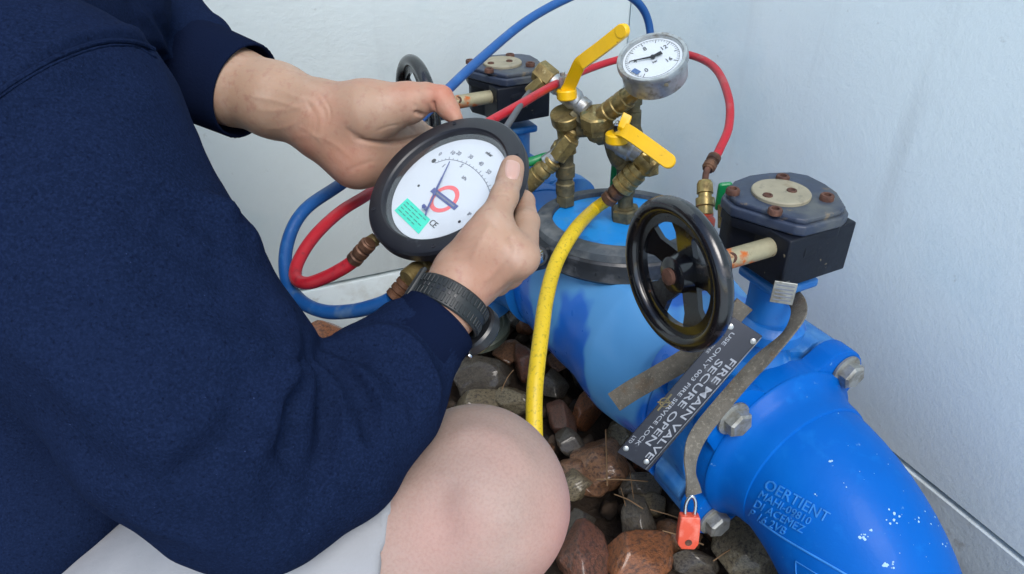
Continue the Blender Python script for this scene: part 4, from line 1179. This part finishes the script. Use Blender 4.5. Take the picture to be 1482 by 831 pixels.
carve(hand_L, [([(515, 202), (555, 207), (585, 204), (615, 194)], .0018, -.0040), ([(500, 185), (512, 196), (530, 203)], .0030, -.0010),
    ([(600, 162), (612, 167), (632, 171)], .0018, -.0032), ([(627, 146), (629, 158), (636, 172)], .0015, -.0026), ([(618, 150), (622, 160), (626, 168)], .0012, -.0010), ([(598, 150), (608, 160), (612, 172)], .0020, -.0008),
    ([(455, 140), (470, 165), (468, 200)], .0022, -.0006), ([(447, 150), (458, 172), (455, 205)], .0020, -.0005),
    ([(370, 160), (410, 160), (450, 150), (480, 136)], .0022, .0006), ([(385, 188), (420, 182), (455, 160), (475, 150)], .0020, .0005), ([(400, 130), (430, 140), (462, 150)], .0022, .0004), ([(430, 182), (450, 192), (470, 210)], .0018, .0004), ([(360, 140), (400, 146), (440, 160)], .0020, .0006), ([(420, 200), (450, 196), (480, 206), (510, 230)], .0022, .0004),
    ([(442, 140), (452, 168), (446, 205)], .0014, -.0003), ([(462, 132), (478, 160), (474, 190)], .0012, -.0006),
    ([(545, 190), (560, 184), (580, 180)], .0014, -.0005), ([(500, 250), (520, 240), (545, 232)], .0020, -.0005), ([(585, 178), (600, 190), (606, 202)], .0018, -.0006)])
# leg
G1 = SDF()
kn = at(683, 724, .560)
hip = at(40, 960, .700)
G1.chain([(kn, .0660), (at(600, 760, .570), .0700), (at(420, 830, .578), .0780), (at(200, 900, .62), .080), (at(60, 970, .68), .08)], .02)
G1.ball(at(712, 735, .548), .0560, .02); G1.ball(at(690, 690, .570), .0520, .02)
foot = V((kn.x - .10, kn.y - .09, .08))
G1.chain([(kn - UP * .03, .058), (kn * .55 + foot * .45 + V((-.02, 0, 0)), .056), (foot, .036)], .02)
G1.chain([(foot, .036), (foot + V((.10, .09, -.05)), .028)], .02)
G1.chain([(hip, .09), (at(-160, 760, .72), .09), (at(-120, 300, .70), .09), (at(-60, 60, .64), .08)], .04)
G1.chain([(at(-60, 60, .64), .06), (at(20, 235, .475), .042), (at(190, 430, .470), .042), (at(375, 690, .482), .030), (at(400, 700, .484), .030), (at(470, 655, .492), .030), (at(570, 560, .508), .024)], .01)
G1.chain([(at(-60, 60, .64), .06), (at(60, -150, .76), .045), (at(150, -30, .745), .040), (at(262, 85, .722), .030)], .01)
# head bent towards the gauge (above the frame)
HC = V((-.385, .645, 1.005)); hf = nrm(V((.34, -.03, -.36))); hs_ = nrm(V((.05, .95, 0))); hs_ = nrm(hs_ - hf * hs_.dot(hf)); hu = nrm(hs_.cross(hf)); hu = hu if hu.z > 0 else -hu
def hd_(f, s, u): return HC + hf * f + hs_ * s + hu * u
G1.chain([(V((-.44, .64, .80)), .062), (hd_(-.045, 0, -.075), .056)], .02)
G1.cone(hd_(-.02, 0, .02), hd_(.02, 0, .02), .078, .074, .03); G1.cone(hd_(-.01, 0, -.03), hd_(.050, 0, -.075), .056, .026, .025)
G1.cone(hd_(.086, 0, .010), hd_(.103, 0, -.022), .006, .011, .010); G1.cone(hd_(.078, -.03, .024), hd_(.078, .03, .024), .011, .011, .012)
G1.cone(hd_(.080, -.018, -.055), hd_(.080, .018, -.055), .007, .007, .006)
for s__ in (-1, 1):
    G1.ball(hd_(.078, .031 * s__, .004), .012, .006, sub=True)
    G1.ball(hd_(.070, .031 * s__, .004), .012, .002)
    G1.cone(hd_(-.012, .080 * s__, .012), hd_(-.006, .077 * s__, -.022), .012, .008, .004, (hs_, .5))
leg = G1.build(.0045, 'leg', 2)
carve(leg, [([(640, 640), (690, 625), (745, 650), (775, 700)], .010, .0022), ([(650, 690), (640, 740), (655, 790)], .012, -.0030), ([(770, 690), (790, 740), (780, 800)], .012, -.0015), ([(600, 650), (580, 700)], .012, -.002), ([(700, 800), (740, 790), (775, 760)], .008, -.0016)])
bd = joinm([hand_R, hand_L, leg], 'body')
bd.materials.append(M['skin']); bd.materials.append(M['knee'])
nl_ = len(hand_R.polygons) + len(hand_L.polygons)
mi = np.zeros(len(bd.polygons), dtype=np.int32); mi[nl_:] = 1; bd.polygons.foreach_set('material_index', mi)
put('body', bd, None, person)
# warmer pigment on knuckles, fingertips and the kneecap
bl = [(at(741, 250, .575), .014, .5), (at(757, 330, .585), .015, .6), (at(765, 385, .60), .020, .7), (at(735, 290, .57), .010, .4), (at(640, 140, .65), .016, .9), (at(655, 165, .645), .012, .6), (at(500, 235, .66), .030, .35), (at(470, 175, .65), .02, .3),
      (at(700, 400, .53), .03, .25), (at(795, 770, .55), .05, .55), (at(700, 660, .50), .05, .15), (at(690, 430, .53), .02, .3), (at(590, 125, .64), .02, .3), (at(450, 205, .66), .02, .35), (at(640, 780, .5), .05, .25)]
cb = np.empty(len(bd.vertices) * 3); bd.vertices.foreach_get('co', cb); cb = cb.reshape(-1, 3)
bv = np.zeros(len(cb))
for p_, r_, k_ in bl: bv = np.maximum(bv, k_ * np.exp(-((cb - np.array(p_)) ** 2).sum(1) / r_ ** 2))
at_ = bd.attributes.new('pigment', 'FLOAT', 'POINT'); at_.data.foreach_set('value', bv.astype(np.float32))
for mm, cc in ((M['skin'], rgb(176, 98, 76)), (M['knee'], rgb(190, 120, 110))):
    nt = mm.node_tree; bs = nt.nodes['Principled BSDF']; src = bs.inputs['Base Color'].links[0].from_socket
    an_ = nt.nodes.new('ShaderNodeAttribute'); an_.attribute_name = 'pigment'
    mx = nt.nodes.new('ShaderNodeMix'); mx.data_type = 'RGBA'; mx.inputs[7].default_value = cc
    nt.links.new(an_.outputs['Fac'], mx.inputs[0]); nt.links.new(src, mx.inputs[6]); nt.links.new(mx.outputs[2], bs.inputs['Base Color'])
# thumb nail
hb_ = bvh_of(hand_R)
def nail(poly, bvh, h=.0006):
    vs = []; n_ = 9
    (ax_, ay_), (bx_, by_), (cx_, cy_), (dx_, dy_) = poly
    for i in range(n_):
        for j in range(n_):
            u, v = i / (n_ - 1), j / (n_ - 1)
            # superellipse-like rounding of the corners
            uu, vv = u * 2 - 1, v * 2 - 1
            su, sv = uu * math.sqrt(max(0, 1 - vv * vv * .38)), vv * math.sqrt(max(0, 1 - uu * uu * .38))
            u2, v2 = (su + 1) / 2, (sv + 1) / 2
            x = (ax_ * (1 - u2) + bx_ * u2) * (1 - v2) + (dx_ * (1 - u2) + cx_ * u2) * v2
            y = (ay_ * (1 - u2) + by_ * u2) * (1 - v2) + (dy_ * (1 - u2) + cy_ * u2) * v2
            h_, n__, _, _ = bvh.ray_cast(CAMP, ray(x, y).normalized())
            if h_ is None: h_ = at(x, y, .55); n__ = V((0, -.5, .8))
            e_ = min(u, 1 - u, v, 1 - v)
            vs.append(h_ + n__ * (h if e_ > 0 else -.0004))
    fs = [(i * n_ + j, (i + 1) * n_ + j, (i + 1) * n_ + j + 1, i * n_ + j + 1) for i in range(n_ - 1) for j in range(n_ - 1)]
    me = bpy.data.meshes.new('thumbnail'); me.from_pydata(vs, [], fs); me.shade_smooth()
    return me
put('thumbnail', nail([(731, 227), (756, 234), (751, 264), (728, 257)], hb_), M['nail'], person)
hr_ = SDF(); hr_.cone(hd_(-.028, 0, .030), hd_(.004, 0, .040), .084, .074, .02); hr_.cone(hd_(-.045, 0, -.02), hd_(-.03, 0, .02), .062, .07, .02)
hm_ = hr_.build(.005, 'hair', 1); ripple(hm_, lambda c: .003 * noise.noise(c * 60))
M['hair'] = pm('brown_hair', rgb(62, 44, 32), .7, var=(90, .3), bump=(300, .8, .002))
put('hair', hm_, M['hair'], person)
# sweatshirt
T = SDF()
T.chain([(at(62, 200, .455), .0855), (at(176, 434, .450), .0790), (at(292, 586, .455), .0690), (at(388, 712, .470), .0410)], .022)
T.cone(at(300, 580, .455), at(352, 690, .468), .068, .056, .03)
T.chain([(at(392, 715, .470), .0440), (at(470, 655, .487), .0500), (at(548, 568, .505), .0455), (at(600, 503, .523), .0352)], .014)
T.chain([(at(-120, 10, .60), .120), (at(-60, 200, .66), .150), (at(-130, 560, .72), .165), (at(-150, 780, .74), .170)], .05)   # trunk
T.cone(at(-40, 60, .55), at(120, -10, .62), .115, .070, .04)
T.cone(at(78, 715, .60), at(-60, 560, .66), .056, .12, .04); T.cone(at(78, 715, .60), at(0, 820, .60), .056, .062, .04)
T.chain([(at(60, -150, .76), .080), (at(150, -30, .745), .072), (at(225, 58, .732), .058), (at(262, 86, .722), .0530)], .02)   # far sleeve
T.cone(at(296, 62, .722), at(308, 58, .722), .022, .018, .02)
shirt = T.build(.0034, 'sweatshirt', 2)
folds = [
    # arm-hole seam
    ([(0, 134), (60, 92), (130, 62), (190, 60), (240, 88), (280, 140), (305, 210), (314, 262)], .0030, -.0030),
    ([(0, 122), (60, 80), (130, 50), (195, 50), (245, 80), (286, 134), (312, 205)], .0060, .0030),
    ([(196, 0), (220, 40), (262, 92), (300, 160), (315, 220)], .0080, .0050),
    ([(225, 20), (250, 70), (285, 110)], .006, -.004),
    # upper arm drape
    ([(318, 290), (330, 330), (372, 362), (400, 395)], .014, .008),
    ([(215, 240), (265, 320), (320, 350)], .012, .004), ([(150, 300), (230, 330), (300, 380), (360, 420)], .014, -.006), ([(200, 260), (260, 300), (330, 340), (375, 375)], .010, -.006), ([(170, 380), (260, 430), (350, 455), (420, 455)], .011, -.005), ([(60, 400), (150, 470), (240, 530)], .012, -.005), ([(230, 600), (300, 560), (380, 540)], .010, -.004), ([(250, 700), (320, 650), (360, 600)], .010, -.004),
    ([(120, 420), (220, 470), (320, 480), (420, 470)], .022, .005), ([(60, 500), (180, 590), (300, 640)], .020, .005),
    # elbow crook
    ([(446, 486), (470, 545), (478, 610), (470, 680)], .0055, -.0115), ([(455, 505), (500, 540), (535, 600), (545, 650)], .0055, -.0095),
    ([(448, 500), (440, 560), (425, 620), (430, 700)], .0065, -.0095), ([(450, 495), (520, 510), (570, 540), (590, 590)], .0055, -.0075),
    ([(462, 520), (492, 580), (500, 650)], .0055, .0050), ([(470, 502), (530, 548), (562, 610)], .0060, .0045), ([(436, 520), (405, 575), (385, 640)], .009, .0075),
    ([(440, 480), (400, 520), (360, 570), (330, 640)], .010, -.0050), ([(400, 430), (420, 470), (425, 520)], .012, .005),
    ([(540, 740), (480, 720), (450, 660)], .010, -.004), ([(520, 690), (500, 640), (505, 590)], .006, -.004),
    # gathered cuff
    ([(500, 468), (570, 459), (620, 480), (650, 528), (654, 580)], .0050, -.0020), ([(490, 486), (560, 474), (606, 496), (634, 545), (636, 605)], .0060, .0050), ([(476, 515), (540, 506), (580, 530), (604, 580), (606, 630)], .0050, -.0050), ([(515, 590), (560, 600), (600, 640)], .007, -.003),
    ([(480, 505), (545, 500), (590, 530), (612, 590)], .0060, -.0030),
    ([(180, 735), (250, 772), (330, 800)], .010, .003), ([(430, 560), (390, 600), (350, 690)], .009, -.004), ([(415, 640), (400, 700), (410, 770)], .009, -.004), ([(470, 640), (450, 720), (440, 790)], .007, -.0035),
    ([(440, 470), (380, 470), (320, 500)], .012, -.004), ([(330, 330), (280, 330), (230, 300)], .012, -.004), ([(10, 200), (60, 160), (130, 120), (200, 110)], .012, -.004),
    ([(90, 650), (160, 680), (230, 690)], .012, -.004), ([(0, 480), (90, 540), (150, 610)], .014, .004),
    # far sleeve
    ([(252, 40), (278, 80), (300, 130), (305, 180)], .006, -.005), ([(312, 45), (292, 85), (285, 130)], .006, -.006), ([(320, 45), (335, 70), (345, 80)], .008, .004)]
sb = bvh_of(shirt)
carve(shirt, folds, sb)
ripple(shirt, lambda c: .0022 * noise.noise(c * 22) + .0055 * noise.noise(c * 8 + V((3, 1, 2))) + .0020 * noise.noise(V((c.x * 30, c.y * 12, c.z * 16))) + .0008 * noise.noise(c * 60))
sw = put('sweatshirt', shirt, M['navy'], person)
sb2 = bvh_of(shirt)
def seam(pl, r, h=.0004):
    P_ = []
    for q in catmull([V((x, y, 0)) for x, y in pl], 6):
        h_, n__, _, _ = sb2.ray_cast(CAMP, ray(q.x, q.y).normalized())
        if h_ is not None and (not P_ or (h_ - P_[-1]).length < .03): P_.append(h_ + n__ * h)
    MB().tube(P_, r, 8, 2).put('seam', M['navy'], sw)
seam([(-10, 140), (30, 112), (80, 84), (140, 62), (190, 60), (228, 76), (262, 108)], .0016)
seam([(-10, 148), (30, 120), (80, 92), (140, 70), (190, 67), (226, 84)], .0007)
def cuff(a_, b_, r0, r1, xf, name='cuff'):
    a_, b_ = V(a_), V(b_); L = (b_ - a_).length
    n = 96; X, Y, Z = frame(b_ - a_, xf); vs = []; fs = []
    pr = [(0, r0, 0), (L * .15, r0 * 1.01, 1), (L * .85, r1 * 1.01, 1), (L * .97, r1, 1), (L, r1 - .0015, 0), (L * .96, r1 - .0035, 0), (L * .5, r1 - .004, 0)]
    for t, r, rb in pr:
        for k in range(n):
            an = 2 * math.pi * k / n
            rr = r + (.0002 * (1 if k % 2 else -1) if rb else 0) + .0005 * math.sin(an * 3 + t * 40)
            vs.append(a_ + Z * t + (X * math.cos(an) + Y * math.sin(an) * .96) * rr)
    for i in range(len(pr) - 1):
        for k in range(n):
            p, q = i * n + k, i * n + (k + 1) % n
            fs.append((p, q, q + n, p + n))
    me = bpy.data.meshes.new(name); me.from_pydata(vs, [], fs)
    bm = bmesh.new(); bm.from_mesh(me); bmesh.ops.recalc_face_normals(bm, faces=bm.faces); bm.to_mesh(me); bm.free()
    me.shade_smooth()
    return me
put('cuff', cuff(at(592, 512, .520), at(635, 463, .534), .0322, .0308, camvec(1, 0, 0)), M['navy_rib'], sw)
put('cuff', cuff(at(258, 92, .722), at(358, 133, .700), .0490, .0462, camvec(0, 1, 0)), M['navy_rib'], sw)
# shorts
SH = SDF()
SH.chain([(at(598, 770, .568), .0775), (at(500, 800, .572), .0830), (at(400, 830, .575), .0860), (at(200, 900, .62), .088), (at(60, 970, .68), .098), (at(20, 965, .71), .108)], .02)
hd = nrm(at(598, 762, .568) - at(500, 795, .572))
hdn = nrm(camvec(.96, -.16, .0))
SH.plane(at(576, 765, .568), hdn)
sm_ = SH.build(.004, 'shorts', 2)
carve(sm_, [([(532, 700), (548, 760), (556, 831)], .0022, -.0022), ([(300, 780), (400, 815), (500, 820)], .012, .003)])
ripple(sm_, lambda c: .0025 * noise.noise(c * 14) + .001 * noise.noise(c * 40))
put('shorts', sm_, M['shorts'], person)
# watch with its strap round the right wrist
wc = at(649, 443, .5385); wax = nrm(at(676, 400, .545) - at(628, 478, .528))
wt = MB()
X, Y, Z = frame(wax, camvec(1, 0, 0)); n = 72; vs = []; fs = []
pr = [(-.0095, .0262), (-.0100, .0276), (-.009, .0286), (-.0065, .0289), (.0065, .0289), (.009, .0286), (.0100, .0276), (.0095, .0262)]
for t, r in pr:
    for k in range(n):
        an = 2 * math.pi * k / n
        vs.append(wc + Z * t + (X * math.cos(an) + Y * math.sin(an)) * r)
for i in range(len(pr) - 1):
    for k in range(n):
        p, q = i * n + k, i * n + (k + 1) % n
        fs.append((p, q, q + n, p + n))
wt.add(vs, fs)
wt_o = wt.put('watch_strap', M['watch'], person)
for k in range(30):
    an = math.radians(-185 + k * 7.5)
    d = X * math.cos(an) + Y * math.sin(an); q = Z.cross(d)
    MB().box(wc + d * .0290 + Z * .0052, Z * .0030, q * .0010, d * .0006, .0003, 1).put('strap_ridge', M['watch'], wt_o)
    MB().box(wc + d * .0290 - Z * .0052, Z * .0030, q * .0010, d * .0006, .0003, 1).put('strap_ridge', M['watch'], wt_o)
for k in range(7):
    an = math.radians(-128 + k * 9); d = X * math.cos(an) + Y * math.sin(an); q = Z.cross(d)
    MB().box(wc + d * .0290, Z * .0014, q * .0012, d * .0003, .0002, 1).put('strap_slot', M['watchcase'], wt_o)
an = math.radians(-150); d = X * math.cos(an) + Y * math.sin(an); q = Z.cross(d)
MB().box(wc + d * .0300, Z * .0125, q * .0045, d * .0016, .001, 2).put('strap_loop', M['watch'], wt_o)
WA = math.radians(52); an = WA; d = X * math.cos(an) + Y * math.sin(an); q = Z.cross(d)
MB().lathe(wc + d * .0270, d, [(0, .0195), (.002, .021), (.009, .021), (.011, .0195), (.0115, .017), (.0115, 0)], 40).put('watch_case', M['watchcase'], wt_o)
for s_ in (-1, 1):
    MB().cyl(wc + d * .034 + Z * -.0215 + q * .008 * s_, wc + d * .034 + Z * -.0190 + q * .008 * s_, .0026, ch=.0006).put('watch_button', M['chrome'], wt_o)
